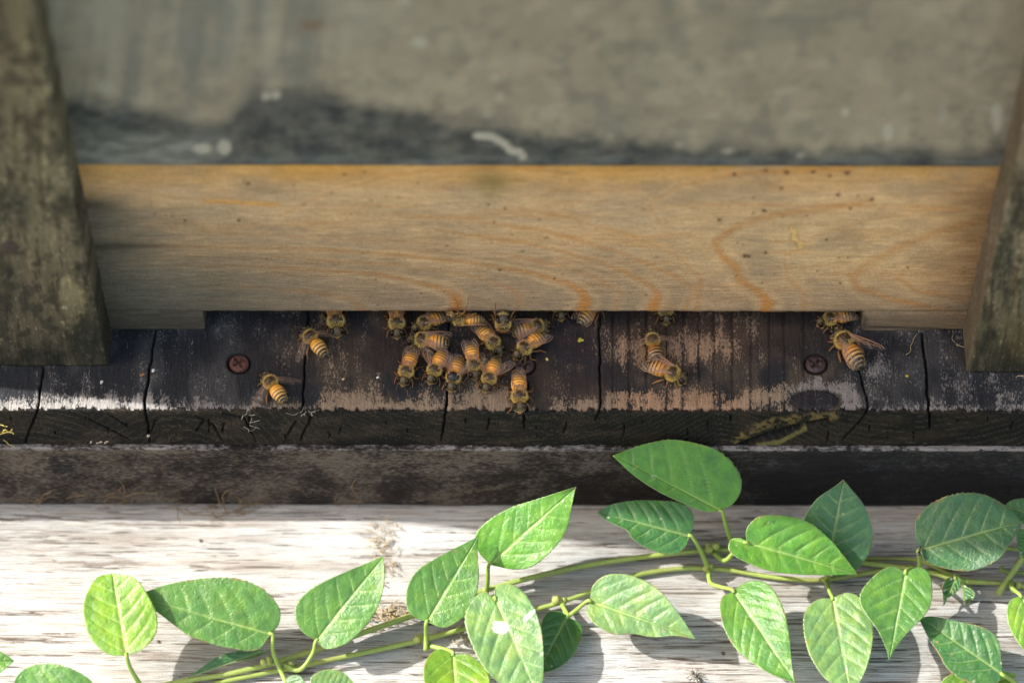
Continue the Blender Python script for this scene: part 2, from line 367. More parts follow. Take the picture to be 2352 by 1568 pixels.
def paint_orange(x, y, z, px, py):
    n = len(x); gr = fbm(px/240, py/5, 1); mid = fbm(px/150, py/40, 2); big = fbm(px/420, py/90, 5)
    c = flat((.46, .285, .15), n)
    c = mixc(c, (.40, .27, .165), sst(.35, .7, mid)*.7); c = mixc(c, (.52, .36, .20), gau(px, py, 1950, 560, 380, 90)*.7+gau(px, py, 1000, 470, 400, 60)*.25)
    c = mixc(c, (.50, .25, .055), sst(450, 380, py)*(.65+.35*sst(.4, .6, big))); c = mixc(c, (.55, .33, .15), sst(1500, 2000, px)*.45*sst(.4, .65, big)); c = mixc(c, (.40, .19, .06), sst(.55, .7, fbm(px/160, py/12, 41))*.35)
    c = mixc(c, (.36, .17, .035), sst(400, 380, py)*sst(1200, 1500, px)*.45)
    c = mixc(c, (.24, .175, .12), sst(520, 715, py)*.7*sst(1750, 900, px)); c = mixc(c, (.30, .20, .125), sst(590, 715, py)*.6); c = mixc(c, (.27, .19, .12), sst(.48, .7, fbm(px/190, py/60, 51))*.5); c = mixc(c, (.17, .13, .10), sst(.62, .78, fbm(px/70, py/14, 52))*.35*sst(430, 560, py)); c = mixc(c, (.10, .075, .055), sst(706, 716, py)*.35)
    c = mixc(c, (.20, .14, .045), gau(px, py, 1130, 415, 45, 38)*.75)
    for pts, k in RINGS:
        yy = py+(fbm(px/40, py/30, 7)-.5)*7
        d, t = pld(px, yy, pts); wd = 3+9*t**3*k
        if pts[0][0] > 1500 and k > .7: wd = 5+7*fbm(px/60, py/60, 13)
        brk = .55+.9*(fbm(px/70, py/50, 11)-.3); c = mixc(c, (.46, .20, .055), np.exp(-(d/(wd*.8))**2)*(.75+.6*t**2)*k**.7*brk); lt = sst(0, 1, np.exp(-(np.abs(d-wd*2.2)/(wd*1.1))**2)); c = mixc(c, (.60, .40, .22), lt*.35*k); c = mixc(c, (.40, .20, .075), np.exp(-(d/(wd*3.2))**2)*.26*k*brk)
    d, t = pld(px, py, [(470, 462), (560, 466), (640, 470)]); c = mixc(c, (.55, .27, .05), sst(6, 1, d)*.7)
    for a in (1758, 1503, 1340, 1049): c = mixc(c, (.47, .18, .035), gau(px, py, a, 704, 13, 26)*.75)
    # weathered dark ends
    wv = (fbm(px/120, py/9, 4)-.5)
    le = sst(430, 190, px+wv*160)*sst(440, 490, py+wv*20); c = mixc(c, (.10, .095, .08), le*.85)
    le2 = sst(1050, 240, px+wv*320)*sst(470, 700, py+wv*30); c = mixc(c, (.105, .092, .072), le2); c = mixc(c, (.09, .08, .062), sst(600, 200, px+wv*200)*sst(440, 520, py)*.45)
    le4 = np.exp(-((py-565+wv*8)/9)**2)*sst(520, 240, px)+np.exp(-((py-470)/16)**2)*sst(330, 200, px); c = mixc(c, (.045, .036, .025), le4*.8)
    re = sst(2080, 2280, px+wv*120)*sst(380, 460, py); c = mixc(c, (.15, .075, .03), re*.75)
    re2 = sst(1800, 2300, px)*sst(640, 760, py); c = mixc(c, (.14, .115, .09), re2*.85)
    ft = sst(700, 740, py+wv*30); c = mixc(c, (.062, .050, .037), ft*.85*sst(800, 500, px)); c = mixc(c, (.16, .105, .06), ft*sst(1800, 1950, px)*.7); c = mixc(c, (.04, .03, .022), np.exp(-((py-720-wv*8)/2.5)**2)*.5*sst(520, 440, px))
    for a, b, r in SPOTS: c = mixc(c, (.07, .03, .012), sst(r*1.35, r*.5, np.hypot((px-a)*.85, (py-b)*1.15)+(fbm(px/4, py/4, a % 7)-.5)*r)*.9)
    for k in range(60):
        a, b = RNG.uniform(260, 2230), RNG.uniform(400, 710); c = mixc(c, (.10, .06, .035), sst(3.2, 1, np.hypot((px-a)*RNG.uniform(.4, 1.1), py-b))*.7)
    d, _ = pld(px, py, [(1818, 525), (1826, 535), (1822, 545), (1832, 555), (1843, 560), (1838, 566)]); c = mixc(c, (.55, .34, .13), sst(11, 5, d)*.8); c = mixc(c, (.10, .045, .015), sst(3.5, 1, np.abs(d-7)+2*fbm(px/5, py/5, 3))*.45)
    # dry cracks of the lower feet
    d, _ = pld(px, py, [(1985, 752), (2090, 755), (2220, 760)]); cr_ = sst(4, 1, d)*sst(1985, 2000, px); c = mixc(c, (.03, .025, .02), cr_*.7)
    d2, _ = pld(px, py, [(1975, 718), (1985, 735), (1978, 756)]); c = mixc(c, (.06, .045, .03), sst(14, 3, d2)*.7)
    ed = (fbm(px/25, py*0, 9)-.5)
    return (gr-.5)*.25-np.clip(1.2-np.abs(py-717)/3, 0, 1)*.5*(py < 719)-cr_*.4, {'col': c, 'col2': np.clip(c*1.28+.01, 0, 1), 'wear': .5-.15*sst(400, 700, py)}
xs = np.arange(-150, 150.2, .42); zs = np.linspace(0.15, zt_or, 150)
# make the notch line fall on grid lines
zs[np.argmin(abs(zs-nz))] = nz; xs[np.argmin(abs(xs-nx0))] = nx0; xs[np.argmin(abs(xs-nx1))] = nx1
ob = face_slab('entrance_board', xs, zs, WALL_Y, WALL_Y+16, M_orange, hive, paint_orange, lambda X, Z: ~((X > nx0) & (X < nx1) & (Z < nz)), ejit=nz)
ob['label'] = 'bare tan cedar board with the long low entrance notch cut in its foot'

# ---- landing plank
CR = [([(357, 757), (345, 840), (334, 905), (332, 945), (341, 975), (343, 1015)], 4.2), ([(101, 840), (92, 900), (85, 945), (70, 985), (58, 1020)], 3.6), ([(709, 716), (703, 800), (697, 900), (694, 945), (715, 960), (690, 1010)], 3.6),
      ([(1030, 716), (1031, 800), (1029, 890), (1025, 945), (1018, 985), (1012, 1012)], 3.8), ([(1214, 880), (1210, 930), (1203, 960), (1206, 985)], 3.8), ([(1376, 720), (1378, 840), (1378, 945), (1366, 965)], 3.4),
      ([(1958, 765), (1972, 840), (1988, 900), (1993, 930), (1985, 955), (1935, 1010)], 3.2), ([(2117, 765), (2127, 850), (2134, 950), (2136, 985)], 4.6)]
for k in range(34):
    a = 40+k*69+RNG.uniform(-28, 28); b = RNG.uniform(950, 995); l = RNG.uniform(8, 46)*RNG.rand()+6; sl_ = RNG.uniform(-.45, .15); e_ = RNG.uniform(-3, 3)
    CR.append(([(a, b), (a+sl_*l*.5+e_, b+l*.5), (a+sl_*l, b+l)], RNG.uniform(.9, 2.2)))
CR += [([(470, 965), (450, 990)], 2.5), ([(590, 1015), (560, 960), (510, 948)], 2.4), ([(515, 1018), (490, 975), (450, 955)], 2.2), ([(660, 1000), (680, 965)], 2.6), ([(205, 962), (250, 985), (300, 1010)], 1.7), ([(250, 950), (290, 975)], 1.8)]
RIDGE = [1408, 1445, 1485, 1531, 1568, 1605, 1640, 1682, 1725, 1768, 1802, 1846]
def paint_land(x, y, z, px, py, K):
    n = len(x); front = y < -.1+2.6*fbm(px/7, 0*px, 41)**1.6; top = ~front
    t = (py-757)/188.0
    n1 = fbm(px/60, py/60, 1); n2 = fbm(px/16, py/60, 2); n3 = fbm(px/130, py/90, 3)
    cen = sst(600, 760, px)*sst(2000, 1880, px); c = flat((.021, .022, .0255), n); c = mixc(c, (.056, .054, .054), sst(.4, .7, n1)*.7*(1-cen)); c = mixc(c, (.070, .054, .040), sst(.35, .65, n1)*.85*cen)
    br = gau(px, py, 820, 800, 260, 60)*.5+gau(px, py, 1620, 760, 260, 60)*1.0+gau(px, py, 1300, 900, 160, 60)*.35
    c = mixc(c, (.066, .038, .025), np.clip(br, 0, 1)*.85)
    c = mixc(c, (.026, .018, .022), gau(px, py, 1330, 800, 90, 120)*.5)
    # bare wood amounts, with the sunlit left front strip painted paler
    w = np.full(n, .17)+.40*(n3-.5)+.40*(n1-.5)+.3*(n2-.5)
    w += .42*sst(.62, 1.0, t)*sst(690, 760, px)*sst(1240, 1160, px)+.10*sst(.45, .8, t)*sst(690, 760, px)*sst(1240, 1180, px)
    w += .40*sst(.72, 1.0, t)*sst(1240, 1300, px)*sst(1380, 1360, px)
    w += (.50*sst(.68, .82, t)*sst(1380, 1400, px)*sst(1700, 1560, px)+.42*gau(px, py, 1500, 800, 130, 40)+.2*sst(.7, .9, t)*sst(1560, 1600, px)*sst(1850, 1780, px)+.30*gau(px, py, 1650, 800, 110, 40))
    w -= .25*gau(px, py, 1480, 868, 160, 14)
    w += .62*sst(.72, .92, t)*sst(520, 330, px)+.25*sst(.85, 1.0, t)*sst(400, 480, px)*sst(720, 640, px)  # left front strip pushed towards pale so it reads as sunlit
    d, _ = pld(px, py, [(1700, 925), (1760, 900), (1830, 905), (1880, 890), (1940, 900), (1960, 930)]); w += .42*sst(34, 8, d)
    w += .22*sst(.75, 1.0, t)*sst(1990, 2040, px)+.15*gau(px, py, 2010, 850, 60, 40)+.2*gau(px, py, 2300, 880, 80, 40)
    w += (n2-.5)*.55+(fbm(px/7, py/90, 43)-.5)*.35*sst(.5, .9, t)+(fbm(px/40, py/22, 44)-.5)*.55*sst(.55, .8, t)
    c2 = flat((.235, .172, .120), n)
    c2 = mixc(c2, (.30, .185, .115), sst(1380, 1450, px)*sst(1780, 1650, px)*.9); c2 = mixc(c2, (.17, .155, .15), sst(700, 500, px)*.9); c2 = mixc(c2, (.19, .175, .17), sst(1780, 1860, px)*.9)
    c2 = mixc(c2, (.36, .34, .31), sst(470, 300, px)*sst(.75, .95, t)*.8)  # sunlight on the left front strip put into the pale colour
    # ridges of the worn latewood
    rg = np.zeros(n)
    for a in RIDGE: rg = np.maximum(rg, np.exp(-((px-a-(fbm(py/40, a+0*px, 2)-.5)*6)/3.2)**2))
    c = mixc(c, (.012, .009, .010), rg*.45); w -= rg*.30*top*(.3+fbm(px/30, py/40, 31))
    # iron stain below the screws
    c = mixc(c, (.017, .012, .013), gau(px, py, 1207, 838, 45, 40)*.8); w -= .3*gau(px, py, 1215, 860, 42, 75)
    w -= .2*gau(px, py, 550, 840, 50, 50)
    # knot near the right
    kr = np.hypot((px-1872)/55, (py-918)/24); c = mixc(c, (.02, .018, .022), sst(1.15, .9, kr)); w = w*(1-.7*sst(1.1, .9, kr)); c2 = mixc(c2, (.05, .045, .045), np.exp(-((kr-1)/.10)**2)*.8)
    # end grain face
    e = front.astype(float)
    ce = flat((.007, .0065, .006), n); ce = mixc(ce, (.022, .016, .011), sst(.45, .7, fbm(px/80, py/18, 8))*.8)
    rings = np.zeros(n)
    for (a, b, per, x0, x1) in [(420, 1090, 20, 200, 700), (1150, 560, 13, 700, 1660), (2100, 640, 17, 1900, 2352), (60, 1150, 17, -200, 200), (1560, 1300, 15, 1640, 1930)]:
        r = np.hypot(px-a, (py-b)*1.4)+(fbm(px/50, py/30, 4)-.5)*14; q = np.abs((r/per) % 1-.5)
        rings = np.maximum(rings, sst(.40, .5, q)*(px > x0)*(px < x1)*sst(.3, .5, fbm(px/30, py/12, 5)))
    ce = mixc(ce, (.07, .065, .055), rings*.55)
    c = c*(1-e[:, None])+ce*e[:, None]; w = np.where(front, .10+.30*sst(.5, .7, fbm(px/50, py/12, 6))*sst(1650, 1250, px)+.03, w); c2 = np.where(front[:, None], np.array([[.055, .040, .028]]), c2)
    # worn pale arris
    ar = np.exp(-((y-.7)/1.2)**2)*top; w += .22*ar
    # resinous split at the right
    d, tt = pld(px, py, [(1690, 1012), (1730, 985), (1780, 968), (1850, 958), (1915, 955)]); rs = sst(15, 4, d+8*(fbm(px/12, py/9, 3)-.5))*front
    c = mixc(c, (.13, .095, .035), rs*.9*sst(.40, .62, fbm(px/10, py/5, 2))); w = np.where(rs > .3, .1, w)
    d5, _ = pld(px, py, [(1700, 1022), (1760, 1000), (1840, 978), (1900, 962)]); g2 = sst(7, 2, d5)*front; c = mixc(c, (.004, .004, .004), g2)
    d6, _ = pld(px, py, [(1740, 1022), (1790, 1015), (1850, 985)]); c = mixc(c, (.17, .14, .05), sst(7, 2, d6+5*(fbm(px/9, py/9, 9)-.5))*front*.7)
    disp = (n1-.5)*.5+(fbm(px/5, py/22, 21)-.5)*.22*top+(n2-.5)*.15+(fbm(px/9, py/9, 12)-.5)*.25*front-rg*.25*top+rs*.6*(fbm(px/14, py/8, 17))-g2*1.8
    disp += -.8*sst(2.5, 0, y)*top*(fbm(px/35, py*0, 4))        # the arris is nibbled away
    disp -= .5*np.exp(-((kr-1)/.10)**2)*top
    for pts, wd in CR:
        d, q = pld(px+(fbm(py/18, px/60, 3)-.5)*7, py, pts); taper = .35+.65*np.sin(np.pi*np.clip(q, .02, .98))**.4
        wd = wd*.72; m = sst(wd*1.3, wd*.35, d/taper); disp -= m*1.4; c = mixc(c, (.002, .002, .002), m); w = w*(1-m)-m
    for cx_, cy_ in ((549, 834), (1205, 838), (1874, 836)):     # screw recesses
        rr = np.hypot(px-cx_, (py-cy_)/.82); disp -= 1.0*sst(31, 24, rr)*top; c = mixc(c, (.01, .007, .008), sst(34, 25, rr)*top); w = np.where((rr < 32) & top, -.2, w)
    return disp, {'col': c, 'col2': c2, 'wear': np.clip(w, -.3, 1)}
prof = [(300, 0), (100, 0), (60, 0), (45, 0)]+[(q, 0) for q in np.arange(34, 1.2, -.55)]+[(1.0, 0), (.5, -.07), (.17, -.2), (.02, -.5)]+[(0, -q) for q in np.arange(.95, 16.0, .5)]+[(0, -16.1)]
nv = len(prof); prof += [(.3, -16.3), (20, -16.3), (300, -16.3)]
land = profile_slab('landing_board', prof, np.concatenate([np.arange(-215, -146, 1.0), np.arange(-145, 145, .30), np.arange(146, 216, 1.0)]), M_land, hive, paint_land, nv)
land['label'] = 'dark worn landing plank with split end grain in front of the entrance'

# ---- corner battens
def paint_post(side):
    def f(x, y, z, px, py):
        n = len(x); st = fbm(px/14, py/160, 3+side); b = fbm(px/60, py/70, 6+side); s = fbm(px/25, py/25, 8+side)
        c = flat((.135, .106, .070), n) if side == 0 else flat((.19, .155, .10), n)
        c = mixc(c, (.17, .145, .085), sst(.35, .65, st)*.7*sst(800, 300, py) if side == 0 else sst(.35, .65, st)*.5); c = mixc(c, (.030, .029, .020), sst(.45, .7, b)*.8*sst(250, 520, py)); c = mixc(c, (.030, .026, .022), sst(.52, .66, s)*.65); c = mixc(c, (.04, .032, .022), sst(.60, .70, fbm(px/5, py/110, 33))*.8)
        if side == 0:
            c = mixc(c, (.03, .028, .02), gau(px, py, 110, 190, 60, 6)*.9); c = mixc(c, (.02, .02, .02), gau(px, py, 10, 230, 14, 22)*.7); c = mixc(c, (.02, .022, .02), gau(px, py, 60, 480, 30, 50)*.7)
            lic = gau(px, py, 175, 690, 42, 40)*.9+gau(px, py, 160, 650, 14, 18)+gau(px, py, 165, 745, 30, 40)*.5; c = mixc(c, (.30, .24, .14), sst(.35, .75, lic*(.5+fbm(px/12, py/12, 9)))*.9)
        else:
            c = mixc(c, (.03, .03, .025), gau(px, py, 2310, 600, 10, 45)*.9+gau(px, py, 2290, 640, 8, 30)*.6); c = mixc(c, (.16, .12, .04), gau(px, py, 2330, 780, 40, 60)*.6)
            c = mixc(c, (.10, .05, .025), sst(.6, .8, fbm(px/9, py/120, 2))*.7)
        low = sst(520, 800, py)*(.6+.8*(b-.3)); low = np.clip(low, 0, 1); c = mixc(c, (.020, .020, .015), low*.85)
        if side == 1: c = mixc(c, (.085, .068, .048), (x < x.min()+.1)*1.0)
        return (st-.5)*.5+(s-.5)*.3, {'col': c, 'col2': np.clip(c*2.3+.01, 0, 1), 'wear': .26+.3*(b-.5)-.12*low}
    return f
xl = onz(248, 842, 0)[0]; xr = onz(2219, 852, 0)[0]; yl = onz(200, 841, 0)[1]; yr = onz(2290, 856, 0)[1]
# the left one reaches far enough left that its outer edge throws the slanting shadow line on the plank
pa = onz(0, 890, 0); slope = B_/A_; xo = pa[0]-(yl-pa[1])/slope
BAT = []
for nm, x0, x1, yf, sd_, lab in (('batten', xo, xl, yl, 0, 'mossy left batten with a rusty nail head'), ('batten', xr, xr+75, yr, 1, 'mossy right batten with a brown inner side')):
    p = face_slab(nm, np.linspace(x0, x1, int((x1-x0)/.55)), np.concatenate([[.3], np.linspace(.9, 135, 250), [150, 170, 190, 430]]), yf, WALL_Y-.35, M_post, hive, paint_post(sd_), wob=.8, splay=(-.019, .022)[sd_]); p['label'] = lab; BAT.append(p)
def make_screw(p, r, mat, parent, name='screw', axis='z', ang=0, slot=True):
    """round countersunk head with a cross recess, dense radial grid"""
    R = np.linspace(0, 1, 16); A = np.linspace(0, 2*np.pi, 41)[:-1]; V = [(0, 0, -.25*r if slot else .28*r)]; 
    for q in R[1:]:
        for a in A:
            h = .25*r*(1-q**3)+(RNG.rand()-.5)*.05*r
            x_, y_ = q*math.cos(a), q*math.sin(a)
            if slot:
                b = a-ang; u_, v_ = q*math.cos(b), q*math.sin(b)
                if (abs(u_) < .16 and abs(v_) < .62) or (abs(v_) < .16 and abs(u_) < .62): h -= .38*r
            if q == 1: h = -.5*r
            V.append((x_*r, y_*r, h))
    V = np.array(V); f = [(0, 1+j, 1+(j+1) % 40) for j in range(40)]
    for i in range(14):
        f += [(1+i*40+j, 1+(i+1)*40+j, 1+(i+1)*40+(j+1) % 40, 1+i*40+(j+1) % 40) for j in range(40)]
    if axis == 'y': V = np.stack([V[:, 0], -V[:, 2], V[:, 1]], 1)
    return mesh_obj(name, V+np.array(p), f, mat, parent)
# parts of a part: parent the screws to the plank (whose vertices are relative to the hive base)
land['_base'] = [0, 26, 0]; BAT[0]['_base'] = [0, 26, 0]
for (a, b, r, m, an, lab) in ((549, 834, 2.75, M_rust, .6, 'orange rusty screw head'), (1205, 838, 2.85, M_darkrust, .2, 'dark red screw head under the bees'), (1874, 836, 2.9, M_darkrust, .9, 'dark crusted screw head near the right bee')):
    p = onz(a, b, -.35); s = make_screw(p, r, m, land, ang=an); s['label'] = lab
p = ony(22, 566, yl); make_screw((p[0], yl+.1, p[2]), 2.5, M_darkrust, BAT[0], name='nail', axis='y', slot=False)

# ------------------------------------------------------------------ beam and bench
def paint_beam(x, y, z, px, py, K):
    n = len(x); g = fbm(px/180, py/7, 1); b = fbm(px/110, py/45, 2); s = fbm(px/30, py/14, 3)
    c = flat((.016, .013, .013), n); c = mixc(c, (.042, .028, .023), sst(1500, 700, px)*.75*sst(.3, .6, b)+.12); c = mixc(c, (.012, .012, .013), sst(.55, .75, s)*.7)
    c = mixc(c, (.015, .015, .017), sst(1500, 2000, px)*.7+gau(px, py, 150, 1075, 35, 22)*.8+sst(1120, 1160, py)*.5*sst(500, 0, px))
    w = .30+1.0*(b-.5)+.5*(s-.5)+.14*sst(1300, 300, px)-.15*sst(1500, 2000, px)+.25*gau(px, py, 950, 1065, 260, 25)*sst(.4, .6, g)
    topf = sst(-17.25, -16.65, z); w += (-.05+.38*sst(1200, 1900, px)+.5*(s-.5))*topf+.12*np.exp(-((z+17.4)/1.2)**2)
    c2 = flat((.125, .100, .080), n); c2 = mixc(c2, (.055, .052, .049), sst(1100, 1900, px)); c2 = mixc(c2, (.22, .20, .19), topf*.9)  # top edge paled: its rim highlight is painted into the wood colour
    d, _ = pld(px, py, [(930, 1150), (1050, 1135), (1180, 1108), (1250, 1100)]); w += .22*sst(9, 2, d)
    return (g-.5)*.35+(s-.5)*.3, {'col': c, 'col2': c2, 'wear': w}
prof = [(60, -16.45), (30, -16.45)]+[(q, -16.45) for q in np.arange(4, BEAM_Y+.6, -.5)]+[(BEAM_Y+.5, -16.5), (BEAM_Y+.15, -16.65), (BEAM_Y+.02, -16.95)]+[(BEAM_Y, -q) for q in np.arange(17.35, 44.2, .5)]+[(BEAM_Y+.1, -44.5), (BEAM_Y+.5, -44.95)]
nv = len(prof); prof += [(30, -44.95), (60, -44.95)]
beam = profile_slab('support_beam', prof, np.arange(-230, 230, .6), M_beam, None, paint_beam, nv)
tag(beam, 'dark brown wooden beam between the landing plank and the pale bench', 'beam')

def paint_bench(x, y, z, px, py, K):
    n = len(x); g = fbm(px/220, py/4.5, 1, 5); b = fbm(px/260, py/60, 2); s = fbm(px/70, py/10, 3)
    c2 = flat((.445, .435, .405), n); c2 = mixc(c2, (.565, .56, .535), sst(.4, .7, b)*.7+gau(px, py, 820, 1260, 360, 70)*.6); c2 = mixc(c2, (.36, .305, .25), sst(.55, .75, fbm(px/200, py/14, 4))*.6)  # sun-blown centre of the bench painted paler
    c2 = mixc(c2, (.30, .25, .21), sst(1215, 1165, py)*.35)  # darker strip painted in where the plank's shadow lies along the beam
    c = flat((.25, .215, .18), n); w = .64+.30*(g-.5)+.2*(b-.5)+.16*gau(px, py, 820, 1260, 360, 80)  # pale share also raised for the painted sun-blown centre
    crk = sst(.58, .68, fbm(px/190, py/2.6, 8, 3))*sst(.35, .6, s); w -= .28*crk
    c = mixc(c, (.07, .05, .035), crk*.8)
    disp = (g-.5)*.5-.35*crk
    for pts in ([(1290, 1250), (1420, 1254), (1560, 1258)], [(120, 1290), (250, 1292), (330, 1290)], [(1500, 1190), (1700, 1197)], [(30, 1180), (300, 1205), (520, 1203)]):
        d, q = pld(px, py+(fbm(px/40, 0*px, 5)-.5)*9, pts); m = sst(3, .8, d); w -= .4*m; disp -= .4*m
    for a, b_ in ((1280, 1212), (463, 1241), (365, 1473), (490, 1520), (1660, 1500), (2300, 1545), (2320, 1410), (1040, 1222)):
        m = sst(5, 2, np.hypot(px-a, py-b_)); c = mixc(c, (.03, .02, .015), m); w -= m*.8
    return disp, {'col': c, 'col2': c2, 'wear': w}
prof = [(60, BENCH), (20, BENCH), (5, BENCH)]+[(q, BENCH) for q in np.arange(1, -75, -.45)]+[(-85, BENCH), (-110, BENCH)]
nv = len(prof); prof += [(-110.2, BENCH-.5), (-110.2, BENCH-28), (60, BENCH-28)]
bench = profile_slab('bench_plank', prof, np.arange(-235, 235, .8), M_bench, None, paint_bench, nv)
tag(bench, 'bleached grey wooden bench plank under the vine, partly sunlit', 'bench')

# ground far below
M_ground = simple('garden_ground', (.10, .10, .05), .95, .1, ((.05, .09, .025), .02))
v = [(-30000, -30000, -520), (30000, -30000, -520), (30000, 30000, -520), (-30000, 30000, -520)]
tag(mesh_obj('ground', v, [(0, 1, 2, 3)], M_ground), kind='structure')
# trestle legs under the bench (out of the picture)
for x_ in (-200, 170):
    mb = MB(); mb.box((x_, -90, -520), (x_+35, 50, BENCH-28.2), c=(.2, .17, .13)); tag(mb.build('trestle', M_vc, None, smooth=False), 'plain wooden trestle under the %s end of the bench' % ('left' if x_ < 0 else 'right'), 'trestle')

# ------------------------------------------------------------------ bees
t = NT('bee_body'); t.L(t.attr('col'), t.b.inputs['Base Color']); t.b.inputs['Roughness'].default_value = .38; t.b.inputs['Specular IOR Level'].default_value = .45
t.bump(t.noise(t.pos(), 6, 2, .5), .04); M_body = t.m
M_eye = simple('bee_eye', (.016, .008, .004), .10, .32)
t = NT('bee_fur'); t.L(t.attr('col'), t.b.inputs['Base Color']); t.b.inputs['Roughness'].default_value = .7
tr = t.n('ShaderNodeBsdfTranslucent'); t.L(t.attr('col'), tr.inputs[0]); ms = t.n('ShaderNodeMixShader'); ms.inputs[0].default_value = .45
t.L(t.b.outputs[0], ms.inputs[1]); t.L(tr.outputs[0], ms.inputs[2]); t.L(ms.outputs[0], t.out.inputs[0]); M_fur = t.m
def wing_mat(name, op, col):
    t = NT(name); t.b.inputs['Base Color'].default_value = (*col, 1); t.b.inputs['Roughness'].default_value = .22; t.b.inputs['Specular IOR Level'].default_value = .9
    n = t.noise(t.pos(), 1.2, 3, .6); t.bump(n, .25)
    tp = t.n('ShaderNodeBsdfTransparent'); ms = t.n('ShaderNodeMixShader'); t.put(ms.inputs[0], t.rng(n, .3, .7, op*.6, op*1.4))
    t.L(tp.outputs[0], ms.inputs[1]); t.L(t.b.outputs[0], ms.inputs[2]); t.L(ms.outputs[0], t.out.inputs[0]); return t.m
M_wing = wing_mat('wing_membrane', .11, (.50, .40, .34)); M_wingthin = wing_mat('thin_wing_membrane', .10, (.45, .36, .32)); M_vein = simple('wing_vein', (.38, .18, .09), .3, .9)

